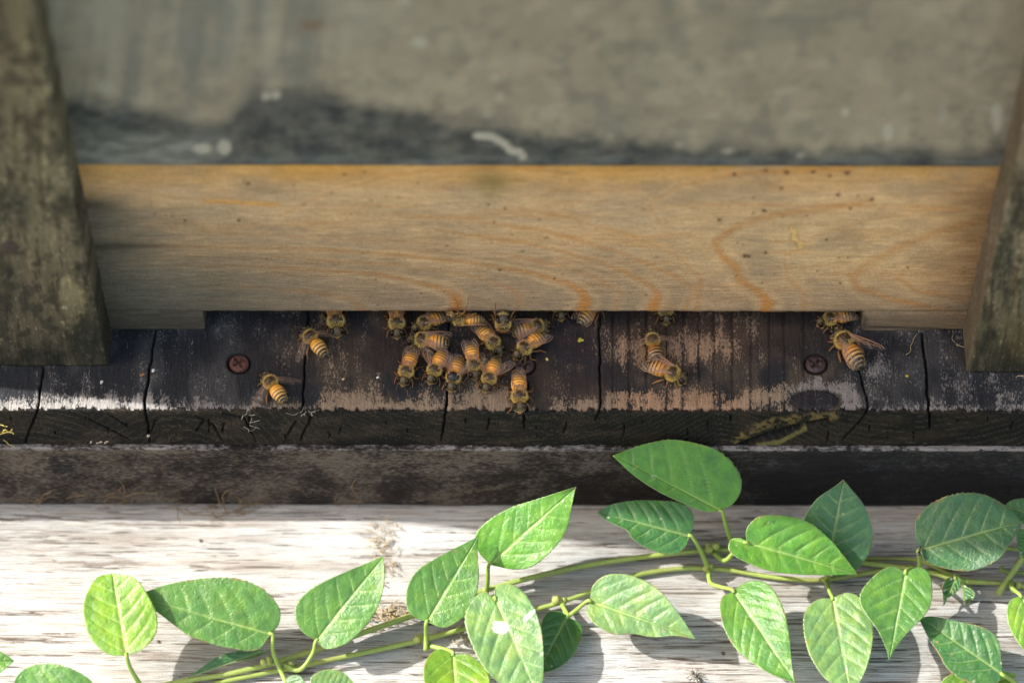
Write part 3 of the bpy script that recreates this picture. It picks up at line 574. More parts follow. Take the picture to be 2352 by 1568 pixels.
M_veinthin = wing_mat('faint_wing_vein', .35, (.30, .15, .08))
def bee_body(variant, thorax_dark=False):
    prof = [(-7.2, .03, .03, -.75), (-7.05, .28, .25, -.72), (-6.7, .72, .65, -.62), (-6.1, 1.22, 1.1, -.45), (-5.3, 1.68, 1.5, -.28), (-4.3, 2.04, 1.78, -.12), (-3.3, 2.22, 1.92, 0), (-2.3, 2.2, 1.92, .02), (-1.4, 1.95, 1.7, 0), (-.8, 1.4, 1.25, -.05), (-.45, .75, .7, -.1), (-.28, .5, .5, -.1),
            (-.1, .8, .85, .05), (.25, 1.45, 1.4, .2), (.8, 1.85, 1.8, .3), (1.5, 2.0, 1.95, .35), (2.2, 1.9, 1.85, .3), (2.8, 1.5, 1.5, .15), (3.2, 1.0, 1.05, 0), (3.42, .6, .62, -.1),
            (3.55, .75, .8, -.25), (3.75, 1.6, 1.3, -.35), (4.1, 2.02, 1.65, -.5), (4.55, 2.08, 1.72, -.62), (5.0, 1.85, 1.6, -.75), (5.4, 1.35, 1.35, -.95), (5.65, .75, .95, -1.05), (5.78, .3, .45, -1.15), (5.8, .03, .05, -1.2)]
    P = cat([(a, b, c, d) for a, b, c, d in prof], 110); nr = 28; V = []; Cc = []
    seg = [-.45, -1.35, -2.45, -3.55, -4.65, -5.7, -6.6, -7.3]
    amber = [(.82, .32, .035), (.68, .26, .04), (.88, .39, .055), (.40, .16, .03)][variant]; tan = [(.55, .34, .10), (.45, .30, .12), (.60, .36, .10), (.30, .17, .06)][variant]
    for (x, ry, rz, zc) in P:
        for j in range(nr):
            a = 2*math.pi*j/nr; y = math.cos(a)*ry; z = math.sin(a)*rz; col = np.array((.10, .055, .02))
            if x < -.3:
                k = max(i for i in range(len(seg)) if x <= seg[i]) if x <= seg[0] else 0
                k = min(k, len(seg)-2); q = (seg[k]-x)/(seg[k]-seg[k+1])      # 0 at the front rim of the ring, 1 at its back
                y *= 1+.035*q; z *= 1+.035*q
                base = np.array(amber)*(1-k/6)+np.array(tan)*(k/6)
                bw = (.14, .24, .32, .42, .52, .70, 1.0)[k]; bw += (.0, .06, -.02, .18)[variant]*(k > 0)
                blk = 1/(1+math.exp(-(q-(1-bw))*22)); col = base*(1-blk)+np.array((.010, .006, .004))*blk
                if k > 2 and q < .12: col = col*.55+np.array((.5, .4, .22))*.45
                if math.sin(a) < -.25: col = col*.5+np.array((.16, .10, .04))*.5
            elif x < 3.45:
                col = np.array((.035, .022, .012)) if not thorax_dark else np.array((.012, .012, .014))
            else:
                if math.sin(a) < .1: y *= 1-.25*min(1, -math.sin(a)+.1)
                col = np.array((.075, .05, .022))
                if math.sin(a) < -.05: col = np.array((.42, .30, .11))
            V.append((x, y, zc+z)); Cc.append(col)
    n = len(P); mb = MB(); f = [(i*nr+j, i*nr+(j+1) % nr, (i+1)*nr+(j+1) % nr, (i+1)*nr+j) for i in range(n-1) for j in range(nr)]
    mb.add(V, f, 0, np.array(Cc))
    for s in (-1, 1):
        ca, sa = math.cos(s*.45), math.sin(s*.45); Mr = np.array([[ca, -sa, 0], [sa, ca, 0], [0, 0, 1]])
        mb.ell((4.78, s*1.36, .02), (.88, .72, 1.30), 1, (.02, .01, .01), 18, 14, Mr)
        # feelers
        rr = random.Random(variant*5+s)
        d1 = rr.uniform(-.3, .5); mb.tube(cat([(5.35, s*.35, -.55), (5.9, s*.8, -.2), (6.3, s*1.2, -.25)], 7), .11, 6, 0, (.05, .03, .02))
        mb.tube(cat([(6.3, s*1.2, -.25), (6.9, s*(1.5+d1), -.9), (7.6, s*(1.9+d1*1.6), -1.7)], 9), .095, 6, 0, (.04, .025, .018))
        mb.tube([(5.5, s*.35, -1.6), (5.75, s*.25, -2.1), (5.7, s*.05, -2.5)], [.28, .24, .1], 6, 0, (.22, .10, .03))      # jaws
        for e in range(3): mb.ell((4.05, s*.001+(-.25, 0, .25)[e], .98-.06*abs(e-1)), (.1, .1, .1), 1, (.01, .01, .01), 6, 4)
        # legs
        g = -2.65
        for L, (hx, kx, ax, fx, out) in enumerate([(2.5, 3.3, 4.0, 4.6, .78), (1.5, 1.4, 1.5, 1.2, 1.0), (.5, -.8, -2.0, -3.0, .92)]):
            j = lambda a: rr.uniform(-a, a)
            ky = 2.7*out+j(.35); ay = 3.4*out+j(.5); fy = 4.1*out+j(.6); kx += j(.5); ax += j(.6); fx += j(.7)
            r = (.30, .30, .36)[L]; pts = [(hx, s*.9, -1.1), (hx+(kx-hx)*.45, s*(.9+(ky-.9)*.5), -1.0), (kx, s*ky, -.7+j(.25)), ((kx+ax)/2, s*(ky+ay)/2, -1.4), (ax, s*ay, -2.15), ((ax+fx)/2, s*(ay+fy)/2, -2.5), (fx, s*fy, g)]
            cc = np.array([(.07, .035, .012)]*6*3+[(.16, .07, .02)]*6*3+[(.24, .10, .03)]*6*3)
            q = np.array(pts); sm = cat(q, 9); rad = [r*.9, r, r*.95, r*.7, r*(1.0 if L == 2 else .8), r*(1.15 if L == 2 else .75), r*.55, r*.42, r*.3]
            mb.tube(sm, rad, 6, 0, cc)
    ob = mb.build('body', [M_body, M_eye], None, local=True); me = ob.data; bpy.data.objects.remove(ob); return me
def bee_fur(seed, dark=False):
    R = np.random.RandomState(seed); V = []; Fc = []; Cc = []
    gold = np.array((1.0, .70, .24)); pale = np.array((.74, .56, .26))
    def hair(p, nrm, L, w, col):
        d = nrm+R.normal(0, .28, 3)+np.array((-.25, 0, 0)); d /= np.linalg.norm(d); s = np.cross(d, R.normal(0, 1, 3)); s /= np.linalg.norm(s)+1e-9
        o = len(V); V.extend([p-s*w, p+s*w, p+d*L]); Fc.append((o, o+1, o+2)); Cc.extend([np.minimum(col*.85, 1), np.minimum(col*.85, 1), np.minimum(col*1.2, 1)])
    for k in range(2300):
        a = R.normal(0, 1, 3); a /= np.linalg.norm(a); bald = dark and a[2] > .3
        top = a[2] > .55 and abs(a[0]) < .55
        if bald: continue
        L = .85 if not top else .35
        p = np.array((1.45, 0, .3))+a*np.array((1.85, 1.98, 1.9)); hair(p, a, L*R.uniform(.6, 1.15), .045, gold*R.uniform(.7, 1.15) if not top else np.array((.40, .24, .075))*R.uniform(.7, 1.3))
    for k in range(1100):
        a = R.normal(0, 1, 3); a /= np.linalg.norm(a)
        if a[0] > -.25 and a[2] > -.5 and abs(a[1]) > .16: continue
        p = np.array((4.55, 0, -.6))+a*np.array((1.0, 1.95, 1.6)); hair(p, a, R.uniform(.28, .6), .038, pale*R.uniform(.6, 1.05))
    for k in range(900):
        x = -7+6.6*R.rand(); q = (x+3.1)/4.1; r = max(.1, (1-q*q))**.5; th = R.uniform(-.6, math.pi+.6); a = np.array((0, math.cos(th), math.sin(th)))
        p = np.array((x, 0, -.2+.1*min(0, x+4)))+a*np.array((0, 2.15*r, 1.88*r)); side = abs(a[1]) > .8 or a[2] < 0
        if not side and R.rand() < .55: continue
        hair(p, a*.45+np.array((-.9, 0, 0)), R.uniform(.25, .5), .03, pale*R.uniform(.6, 1.0))
    ob = mesh_obj('fur', V, Fc, M_fur, None, {'col': np.array(Cc)}, smooth=False, local=True); me = ob.data; bpy.data.objects.remove(ob); return me
def wing_mesh(fore, side, mat, seed=0):
    """root at the origin, tip along -X, spreading toward side*Y at the rear"""
    if fore:
        lead = [(0, 0), (-2, .35), (-4.5, .62), (-7, .6), (-8.7, .2), (-9.4, -.55)]; trail = [(0, -.25), (-1.5, -.9), (-3.5, -1.65), (-5.5, -2.1), (-7.6, -2.1), (-9.0, -1.4), (-9.4, -.55)]
        veins = [[(0, .0), (-3, .4), (-6.4, .55)], [(0, -.05), (-2.5, .05), (-5, .1), (-6.4, .55)], [(0, -.1), (-2.2, -.5), (-5.2, -.9), (-7.4, -1.0)], [(-2.4, .05), (-2.6, -.6)], [(-3.5, -1.6), (-3.0, -.6), (-4.0, .1)], [(-5.0, .1), (-5.3, -.9), (-6.0, -2.0)], [(-6.0, .5), (-7.2, -.2), (-8.6, -.9)], [(-6.6, -.9), (-6.9, -.1)], [(-1.2, -.3), (-2.6, -1.1), (-3.8, -1.6)]]
    else:
        lead = [(0, 0), (-2, .25), (-4.2, .2), (-6.0, -.35), (-6.4, -.9)]; trail = [(0, -.3), (-1.5, -1.2), (-3.2, -1.8), (-5.0, -1.7), (-6.1, -1.35), (-6.4, -.9)]
        veins = [[(0, -.02), (-2.4, .15), (-4.4, .1)], [(0, -.1), (-2.5, -.4), (-4.6, -.7)], [(-.6, -.25), (-2.4, -1.0), (-3.2, -1.5)], [(-2.4, -.35), (-2.5, -1.0)]]
    n = 26; a = cat(lead, n); b = cat(trail, n); V = []
    for i in range(n):
        for j in range(6):
            q = j/5; p = a[i]*(1-q)+b[i]*q; V.append((p[0], p[1]*-1*side*-1 if False else p[1]*-side*-1, .06*math.sin(p[0]*2.2+q*4)+.12*math.sin(q*3)))
    f = [(i*6+j, (i+1)*6+j, (i+1)*6+j+1, i*6+j+1) for i in range(n-1) for j in range(5)]
    mb = MB(); mb.add(V, f, 0)
    for vv in veins+[lead]:
        pts = cat([(x, y*side, .06*math.sin(x*2.2)+.1) for x, y in vv], 9); mb.tube(pts, .055 if vv is not lead else .075, 5, 1)
    ob = mb.build('wing', [mat, M_vein if mat is M_wing else M_veinthin], None, local=True); me = ob.data; bpy.data.objects.remove(ob); return me
BODY = [bee_body(i) for i in range(4)]; BODY_D = bee_body(1, True); FUR = [bee_fur(3), bee_fur(4)]; FUR_D = bee_fur(5, True)
WG = {(f, s, th): wing_mesh(f, s, M_wingthin if th else M_wing) for f in (0, 1) for s in (-1, 1) for th in (0, 1)}

def place_bee(label, fwd, up, origin, scale, variant, wl, wr, group, dark=False, thin=0, lift=.12):
    """wl, wr = how far the left / right wings swing out from the body axis, in degrees"""
    f = Vector(fwd).normalized(); u = Vector(up); u = (u-f*u.dot(f)).normalized(); l = u.cross(f)
    R = Matrix(((f.x, l.x, u.x), (f.y, l.y, u.y), (f.z, l.z, u.z))).to_4x4()
    e = bpy.data.objects.new('honey_bee', None); COL.objects.link(e); e.empty_display_size = .004
    e.matrix_world = Matrix.Translation(Vector(origin)*U) @ R @ Matrix.Scale(scale, 4)
    tag(e, label, 'bee', group)
    def kid(nm, me, M=None):
        o = bpy.data.objects.new(nm, me); COL.objects.link(o); o.parent = e
        if M is not None: o.matrix_basis = M
        return o
    b = kid('body', BODY_D if dark else BODY[variant]); kid('fur', FUR_D if dark else FUR[variant % 2])
    for s, w in ((1, wl), (-1, wr)):
        if w is None: continue
        for fore in (1, 0):
            # the swing opens outward; hind wing sits a little lower and further in
            ang = -s*math.radians(w-(0 if fore else 6))
            M = Matrix.Translation(Vector((1.7 if fore else 1.2, s*1.25, 1.95 if fore else 1.8))*U) @ Matrix.Rotation(ang, 4, 'Z') @ Matrix.Rotation(math.radians(-4-lift*30), 4, 'Y') @ Matrix.Rotation(math.radians(-s*(10+(14 if w > 30 else 0))), 4, 'X')
            kid('wing', WG[(fore, s, thin)], M)
    return e
def zc(x, y): return 836.6+x/4.771, 675.2+y/4.771      # zoom windows used while measuring -> picture coordinates
def r6(x, y): return 784+x/3, 522.9+y/3
def r7(x, y): return 1568+x/3, 522.9+y/3
def r5(x, y): return x/3, 522.9+y/3
def bee(label, head, tail, variant=0, wl=14, wr=14, hh=2.3, th=2.4, group='bees crowding at the hive entrance', smin=.86, smax=1.12, roll=0, **kw):
    H = onz(*head, hh); T_ = onz(*tail, th); L = np.linalg.norm(H-T_); f = (H-T_)/L; s = min(max(L/13.0, smin), smax)
    mid = (H+T_)/2 if smin <= L/13.0 <= smax else None
    org = (mid if mid is not None else H-f*6.5*s)+f*.7*s
    if mid is None: org = H-f*5.8*s
    else: org = mid-f*(-.7)*s
    z = np.array((0, 0, 1.0)); side = np.cross(z, f); u = z*math.cos(roll)+side*math.sin(roll)
    org = np.array(org); 
    return place_bee(label, f, u, org, s, variant, wl, wr, group, **kw)
g1 = 'bees crowding at the hive entrance'
bee('bee coming out from under the board, left end of the cluster by itself', zc(358, 458), zc(350, 60), 0, 10, 10)
bee('bee with head down and rear under the board, beside the head-up dark bee cluster left', zc(520, 380), zc(895, 225), 1, 10, 14)
bee('bee facing left across the top of the cluster, striped rear pointing right', zc(470, 490), zc(945, 530), 0, 22, 10)
bee('bee facing right half under the board, behind the bee with one raised wing', zc(2040, 320), zc(1610, 425), 1, 18, 28)
bee('bee facing down right, tucked beneath the upside down bee', zc(1500, 640), zc(1260, 360), 2, 8, 8)
bee('bee facing lower left with one wing raised and the other out over its rear', zc(1640, 680), zc(1990, 420), 0, 14, 66)
bee('first bee from the left in the lower row, wings folded in a narrow V', zc(415, 975), zc(540, 620), 0, 3, 7)
bee('second bee from the left in the lower row, wings spread wide', zc(710, 955), zc(865, 640), 0, 34, 40)
bee('bee with a bald black back in the lower row', zc(940, 1040), zc(1040, 690), 2, 40, 22, dark=True)
bee('bee with long folded wings between the bald bee and the spread wing bee', zc(1225, 915), zc(1160, 540), 2, 3, 8, hh=2.2, th=3.2)
bee('bee with half spread speckled wings, right end of the lower row', zc(1320, 1050), zc(1455, 700), 0, 34, 32)
bee('pale bee standing lowest at the edge of the plank, amber wings closed over its back', zc(1705, 1265), zc(1690, 850), 2, 1, 1, smax=1.15)
bee('bee walking away with dark striped rear, wings held straight out sideways', r6(2128, 700), r6(2168, 872), 3, 74, 74, group='pair of bees on the bare orange wood', thin=1)
bee('bee facing right just under the walking away bee, wings folded', r6(2378, 1042), r6(2088, 932), 1, 16, 10, group='pair of bees on the bare orange wood')
bee('bee near the right foot of the entrance board, heading up to the notch', r7(1048, 690), r7(1235, 960), 1, 10, 42, group='bees at the right end of the entrance')
bee('bee inside the right corner of the notch, seen from the side in shadow', r7(925, 650), r7(1180, 590), 1, 10, 12, hh=2.8, th=3.2, group='bees at the right end of the entrance')
bee('fanning bee left of the entrance crack, just below the board', r5(2085, 690), r5(2245, 880), 2, 58, 62, group='fanning bees on the left part of the plank', thin=1, lift=.5)
bee('fanning bee lowest on the left, between the rusty screw and the long crack', r5(1815, 1000), r5(1925, 1150), 2, 62, 60, group='fanning bees on the left part of the plank', thin=1, lift=.5)
bee('bee peeking out under the board just right of the upper fanning bee', r5(2325, 735), r5(2290, 470), 0, 10, 10, group='fanning bees on the left part of the plank')
bee('small dark bee head peeking from under the board right of the cluster', zc(2165, 262), zc(2080, -60), 1, 10, 10)
bee('bee mostly hidden under the board, only the pale striped rear showing', r6(1800, 470), r6(1640, 660), 0, 12, 12)
bee('bee in the dark slot above the walking away bee, feelers pointing out', r6(2240, 650), r6(2225, 440), 3, 10, 10)
# the one hanging upside down from the board's edge, back towards the plank
Hh = ony(*zc(905, 265), WALL_Y-2.6); Tt = ony(*zc(1310, 290), WALL_Y-2.0)
f = (Hh-Tt)/np.linalg.norm(Hh-Tt); s_ = min(np.linalg.norm(Hh-Tt)/12.6, 1.05)
UP = place_bee('bee hanging upside down from the board edge with its legs gripping the wood', f, (0, -.62, -.55), (Hh+Tt)/2+f*.7*s_, s_, 0, 26, 18, g1)
def grip_leg(e, pts, r=.32):
    bpy.context.view_layer.update(); Mi = e.matrix_world.inverted(); q = cat([np.array(Mi @ (Vector(p)*U))/U for p in pts], 12)
    mb = MB(); mb.tube(q, np.array([r, r, r*1.1, r, r*.8, r*1.0, r*1.1, r*.8, r*.5, r*.45, r*.4, r*.3]), 6, 0, np.array([(.05, .028, .012)]*24+[(.14, .06, .02)]*48)); o = mb.build('leg', M_body, None, local=True); o.parent = e
wy = WALL_Y
grip_leg(UP, [ony(*zc(1050, 235), wy-1.5), ony(*zc(1035, 205), wy-2.6), ony(*zc(1020, 150), wy-2.4), ony(*zc(1025, 100), wy-1.0), ony(*zc(1000, 60), wy-.2)])
grip_leg(UP, [ony(*zc(1070, 245), wy-1.5), ony(*zc(1085, 220), wy-2.8), ony(*zc(1115, 160), wy-2.4), ony(*zc(1140, 90), wy-1.0), ony(*zc(1138, 42), wy-.2)])
grip_leg(UP, [ony(*zc(960, 250), wy-1.5), ony(*zc(930, 225), wy-2.5), ony(*zc(900, 200), wy-1.6), ony(*zc(868, 180), wy-.5)], .25)
# the one climbing head-up at the edge
pt = ony(*zc(1520, 330), WALL_Y-2.2)
CL = place_bee('dark faced bee climbing head up over the lower edge of the board', (0, -.30, 1.0), (0, -1, -.25), pt+np.array((0, .8, -1.2)), .9, 3, 12, 12, g1)

grip_leg(CL, [ony(*zc(1450, 270), wy-1.5), ony(*zc(1432, 220), wy-3.0), ony(*zc(1436, 160), wy-2.0), ony(*zc(1443, 98), wy-.3)], .3)
# ------------------------------------------------------------------ vine
def leaf_mat():
    t = NT('vine_leaf'); P = t.pos(); v = t.attr('vein', 'Fac'); base = t.attr('col')
    n = t.noise(P, .35, 4, .6); n2 = t.noise(P, 3.0, 3, .6)
    c = t.scale(base, t.rng(n, .3, .7, .80, 1.22)); c = t.mix(t.rng(n2, .66, .76, 0, .35), c, (.42, .55, .30))
    vc = t.mix(.55, t.scale(base, 1.8), (.50, .56, .22)); c = t.mix(t.math('MULTIPLY', v, .95), c, vc)
    t.L(c, t.b.inputs['Base Color']); t.L(t.rng(t.noise(P, .9, 4, .6), .3, .7, .28, .55), t.b.inputs['Roughness']); t.b.inputs['Specular IOR Level'].default_value = .8; t.b.inputs['Sheen Weight'].default_value = .35; t.b.inputs['Sheen Roughness'].default_value = .4; t.b.inputs['Sheen Tint'].default_value = (.85, 1, .8, 1)
    
    vo = t.n('ShaderNodeTexVoronoi'); vo.feature = 'DISTANCE_TO_EDGE'; t.L(P, vo.inputs['Vector']); vo.inputs['Scale'].default_value = .75
    h = t.math('ADD', t.math('MULTIPLY', v, -.8), t.math('MULTIPLY', n2, .45)); h = t.math('ADD', h, t.math('MULTIPLY', t.noise(P, .32, 2, .5), 3.0)); h = t.math('ADD', h, t.math('MULTIPLY', t.math('MINIMUM', vo.outputs['Distance'], .2), 1.1)); t.bump(h, .17)
    # fine web of net veins
    tr = t.n('ShaderNodeBsdfTranslucent'); tc = t.mix(.5, t.scale(c, 1.3), (.30, .50, .03)); t.L(tc, tr.inputs[0])
    net = t.rng(vo.outputs['Distance'], 0, .07, .16, 0); c2 = t.mix(net, c, vc); t.L(c2, t.b.inputs['Base Color'])
    ms = t.n('ShaderNodeMixShader'); ms.inputs[0].default_value = .34
    t.L(t.b.outputs[0], ms.inputs[1]); t.L(tr.outputs[0], ms.inputs[2]); t.L(ms.outputs[0], t.out.inputs[0]); return t.m
M_leaf = leaf_mat(); M_stem = vcol_mat('vine_stem', .5, .4, .7, .1, 1.2)
TONE = {'bright': (.105, .29, .022), 'mid': (.095, .245, .035), 'deep': (.040, .155, .028), 'blue': (.042, .150, .045), 'pale': (.18, .33, .095), 'yellow': (.17, .33, .022)}  # lit and shaded tones put into the greens: yellower sunlit, bluer shaded
vA = thing('climbing_vine', 'upper vine along the bench, with the large bright leaf over the dark beam', 'vine', (0, -20, BENCH), 'vines trailing over the bench')
vB = thing('climbing_vine', 'lower vine along the bench, with the pale leaf with a white spot', 'vine', (0, -40, BENCH), 'vines trailing over the bench')
def leaf(vine, base, tip, left, right, hb, ht, tone, fold=.10, lab=None, petiole=None, nrm=(0, -.45, 1), curl=.04, quilt=.22, nv_=5, ribw=1.0, spots=()):
    """left/right: outline from base to tip, in picture coordinates, laid on the leaf's own plane"""
    B = onz(*base, BENCH+hb); T_ = onz(*tip, BENCH+ht); ax = T_-B; L = np.linalg.norm(ax); ax /= L
    n = np.array(nrm, float); n -= ax*(n @ ax); n /= np.linalg.norm(n); sd_ = np.cross(n, ax)
    def onp(q):
        d = ray(*q); t = ((B-CP) @ n)/(d @ n); p = CP+d*t-B; return (p @ ax, p @ sd_)
    N = 96; M_ = 22
    lo = cat([(0, 0)]+[onp(q) for q in left]+[(L, 0)], N); ro = cat([(0, 0)]+[onp(q) for q in right]+[(L, 0)], N)
    rr = random.Random(int(base[0]*7+base[1])); ph = rr.uniform(0, 6); V = []; vein = []; wmax = max(abs(lo[:, 1]).max(), abs(ro[:, 1]).max(), 1)
    us = np.linspace(0, 1, N)
    edge = lambda k, i: 1+.012*math.sin(i*1.9+k)+.010*rr.uniform(-1, 1)
    bow = rr.uniform(-.035, .035)*L; curl = curl*rr.uniform(.3, 2.2); twist = rr.uniform(-.22, .22); wvy = rr.uniform(.2, .8)
    for i in range(N):
        u_ = us[i]; e = (u_**1.05); mx = L*e
        for j in range(2*M_+1):
            q = (j-M_)/M_; o_ = lo[i] if q < 0 else ro[i]; a = abs(q)
            ex = edge(1, i) if a > .99 else 1
            x_ = mx*(1-a)+o_[0]*a; y_ = bow*math.sin(math.pi*u_)*(1-a)+o_[1]*a*ex
            wr = abs(y_)/wmax
            # side veins sweep towards the tip
            s_v = (x_/L-(.30*wr+.20*wr**2.4)*(1-.35*u_)+.035*math.sin(3*u_+ph)+(.03 if q < 0 else 0))*nv_/.86+.42; fr = abs((s_v+.5) % 1-.5); vw = .042*ribw
            sv = math.exp(-(fr/vw)**2)*max(0, 1-a**2.2)*(.85 if .4 < s_v < nv_+.1 else .0)
            mid = math.exp(-(y_/(.34*ribw*(1.2-.9*u_)))**2)
            tuft = -math.exp(-(fr/.16)**2)*1.5+.35+.5*math.sin(x_*.35+y_*.5+ph)
            z_ = fold*abs(y_)+curl*L*(-(u_-.45)**2*1.4)+quilt*tuft*wr*(1-a)*2.2*min(1, 4*u_)-.12*mid*2
            z_ += wvy*math.sin(u_*(7+wvy*4)+ph+(1.5 if q < 0 else 0))*a**2*wmax/12+twist*y_*(u_-.4)
            p = B+ax*x_+sd_*y_+n*z_
            V.append(p); vein.append(max(sv*.8, mid))
    m = 2*M_+1; tc = np.array(TONE[tone])*rr.uniform(.92, 1.08)
    V = np.array(V); V[:, 2] = np.maximum(V[:, 2], BENCH+.8)
    tooclose = V[:, 1] > BEAM_Y-1.2; V[tooclose, 1] = BEAM_Y-1.2
    F_ = grid_faces(N, m, True)
    cc = flat(tc, len(V)); hx, hy = proj(V)
    # tip and rim browning, a few pin spots, yellower patches: each leaf its own
    pn = fbm(hx/26, hy/26, 5+int(rr.random()*30)); cc = mixc(cc, tc*np.array((1.5, 1.18, .8)), sst(.5, .75, pn)*.55); cc = mixc(cc, tc*np.array((.55, .72, 1.1)), sst(.5, .3, pn)*.45)
    rim_ = np.tile(np.abs(np.arange(m)-M_)/M_, N); cc = mixc(cc, (.34, .36, .16), sst(.955, 1, rim_)*.5)
    if rr.random() < .45: cc = mixc(cc, (.30, .16, .05), sst(.93, 1, rim_)*sst(.58, .68, fbm(hx/18, hy/18, 9)))
    for k in range(rr.randint(1, 5)):
        q_ = rr.randrange(len(V)); cc = mixc(cc, (.30, .20, .08) if k % 2 else (.5, .52, .4), sst(3.6, 1.6, np.hypot(hx-hx[q_], hy-hy[q_])*rr.uniform(.8, 1.6)))
    for (a, b, rx, ry, an) in spots:  # bright glare and slit painted white into the leaf colour
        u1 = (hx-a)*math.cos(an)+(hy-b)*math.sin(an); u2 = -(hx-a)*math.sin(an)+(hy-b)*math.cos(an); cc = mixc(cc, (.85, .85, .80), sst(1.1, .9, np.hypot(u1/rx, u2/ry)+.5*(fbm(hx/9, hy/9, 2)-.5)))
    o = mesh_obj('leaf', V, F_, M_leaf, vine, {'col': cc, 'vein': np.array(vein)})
    sm = o.modifiers.new('thickness', 'SOLIDIFY'); sm.thickness = .22*U; sm.offset = 0
    if lab: o['label'] = lab
    if petiole:
        o['_base'] = vine['_base']; pts = [B+ax*.6-n*.15, B-ax*.6-n*.3]+[onz(a, b, BENCH+h) for a, b, h in petiole]
        mb = MB(); k = 16; mb.tube(cat(pts, k), np.linspace(.50, .72, k), 8, 0, np.array([(.24, .34, .07)]*8*k)); mb.build('petiole', M_stem, o)
    return o
leaf(vA, (290, 1503), (257, 1316), [(250, 1502), (212, 1470), (193, 1420), (196, 1370), (222, 1325)], [(325, 1492), (356, 1460), (362, 1420), (345, 1375), (310, 1328)], 17, 24, 'yellow', .06, 'round leaf at the left showing its pale midrib', [(300, 1535, 12), (322, 1572, 6)], ribw=1.7)
leaf(vA, (622, 1455), (306, 1367), [(590, 1492), (530, 1488), (440, 1462), (365, 1408)], [(642, 1428), (640, 1392), (600, 1350), (540, 1328), (470, 1328), (390, 1340)], 14, 20, 'mid', .10, 'broad leaf pointing left', [(626, 1490, 10), (640, 1528, 5), (660, 1572, 3)], quilt=.32)
leaf(vA, (727, 1470), (880, 1277), [(697, 1452), (680, 1422), (682, 1386), (718, 1350), (790, 1315)], [(752, 1490), (800, 1475), (845, 1432), (872, 1385), (884, 1330)], 11, 22, 'mid', .16, 'leaf rising to the right with its tip up, left half of the bench', [(718, 1500, 7), (688, 1538, 4), (650, 1525, 4)])
leaf(vB, (981, 1427), (1098, 1231), [(950, 1415), (934, 1392), (935, 1350), (958, 1312), (1010, 1278)], [(1020, 1441), (1060, 1422), (1090, 1378), (1100, 1325), (1097, 1270)], 12, 20, 'mid', .13, 'upright leaf left of the pale torn leaf', [(979, 1460, 6), (978, 1492, 3)])
leaf(vA, (1125, 1296), (1322, 1118), [(1100, 1268), (1092, 1232), (1115, 1200), (1170, 1166), (1245, 1142)], [(1180, 1307), (1225, 1299), (1270, 1262), (1300, 1218), (1312, 1165)], 12, 27, 'bright', .05, 'large flat leaf whose tip crosses the dark beam', [(1120, 1330, 7), (1117, 1358, 2.5)])
leaf(vB, (1137, 1375), (1238, 1605), [(1108, 1358), (1080, 1385), (1068, 1425), (1085, 1485), (1120, 1545), (1180, 1590)], [(1140, 1348), (1172, 1341), (1210, 1368), (1240, 1430), (1249, 1500), (1246, 1565)], 16, 9, 'pale', .10, 'pale drooping leaf with a bright spot painted white', [(1120, 1400, 6), (1085, 1440, 3)], quilt=.45, spots=[(1149, 1440, 20, 14, .15), (1217, 1412, 22, 5, -.75)])
leaf(vB, (1303, 1415), (1234, 1548), [(1328, 1428), (1337, 1450), (1320, 1500), (1280, 1535)], [(1285, 1403), (1258, 1407), (1243, 1435), (1236, 1490)], 5, 4, 'deep', .08, 'dark shaded leaf tucked behind the pale leaf', [(1298, 1400, 4), (1290, 1388, 3)])
leaf(vB, (1354, 1380), (1597, 1465), [(1362, 1345), (1395, 1321), (1450, 1322), (1510, 1352), (1560, 1410)], [(1347, 1405), (1370, 1436), (1412, 1458), (1450, 1455), (1500, 1462), (1550, 1459)], 12, 12, 'pale', .14, 'leaf with a nibbled lower edge pointing right', [(1320, 1403, 6), (1303, 1412, 4), (1292, 1385, 3)], quilt=.4)
leaf(vB, (1040, 1500), (1052, 1660), [(1010, 1489), (982, 1512), (973, 1560), (990, 1610)], [(1078, 1505), (1108, 1530), (1126, 1570), (1105, 1620)], 10, 10, 'yellow', .14, 'bright leaf cut off by the bottom of the picture', [(1020, 1490, 5), (985, 1482, 3)])
leaf(vA, (1656, 1172), (1411, 1046), [(1620, 1174), (1560, 1152), (1500, 1122), (1450, 1085)], [(1685, 1155), (1702, 1125), (1698, 1085), (1660, 1042), (1600, 1014), (1535, 1009), (1470, 1022)], 21, 36, 'bright', .06, 'large bright leaf standing highest in front of the dark beam', [(1668, 1208, 13), (1681, 1245, 4)])
leaf(vB, (1585, 1230), (1373, 1176), [(1570, 1260), (1540, 1273), (1488, 1260), (1452, 1236), (1440, 1218), (1400, 1198)], [(1592, 1205), (1590, 1180), (1562, 1155), (1510, 1149), (1455, 1149), (1405, 1158)], 14, 18, 'deep', .10, 'wavy edged leaf below the highest one', [(1608, 1262, 9), (1626, 1302, 3)], quilt=.4)
leaf(vA, (1716, 1246), (1972, 1318), [(1714, 1215), (1740, 1187), (1795, 1184), (1855, 1200), (1905, 1240), (1940, 1280)], [(1700, 1234), (1678, 1240), (1674, 1265), (1705, 1288), (1770, 1312), (1860, 1320)], 20, 12, 'bright', .16, 'heart based leaf pointing right across the shaded one', [(1690, 1262, 12), (1665, 1287, 5), (1638, 1268, 3)], quilt=.4, ribw=1.4)
leaf(vB, (1900, 1318), (1937, 1102), [(1868, 1290), (1848, 1250), (1843, 1200), (1872, 1150), (1915, 1118)], [(1935, 1325), (1972, 1303), (1998, 1262), (2003, 1212), (1985, 1160), (1955, 1122)], 6, 25, 'blue', .05, 'leaf standing behind with its point up, painted a shaded blue green', [(1899, 1325, 4), (1898, 1332, 2.5)])
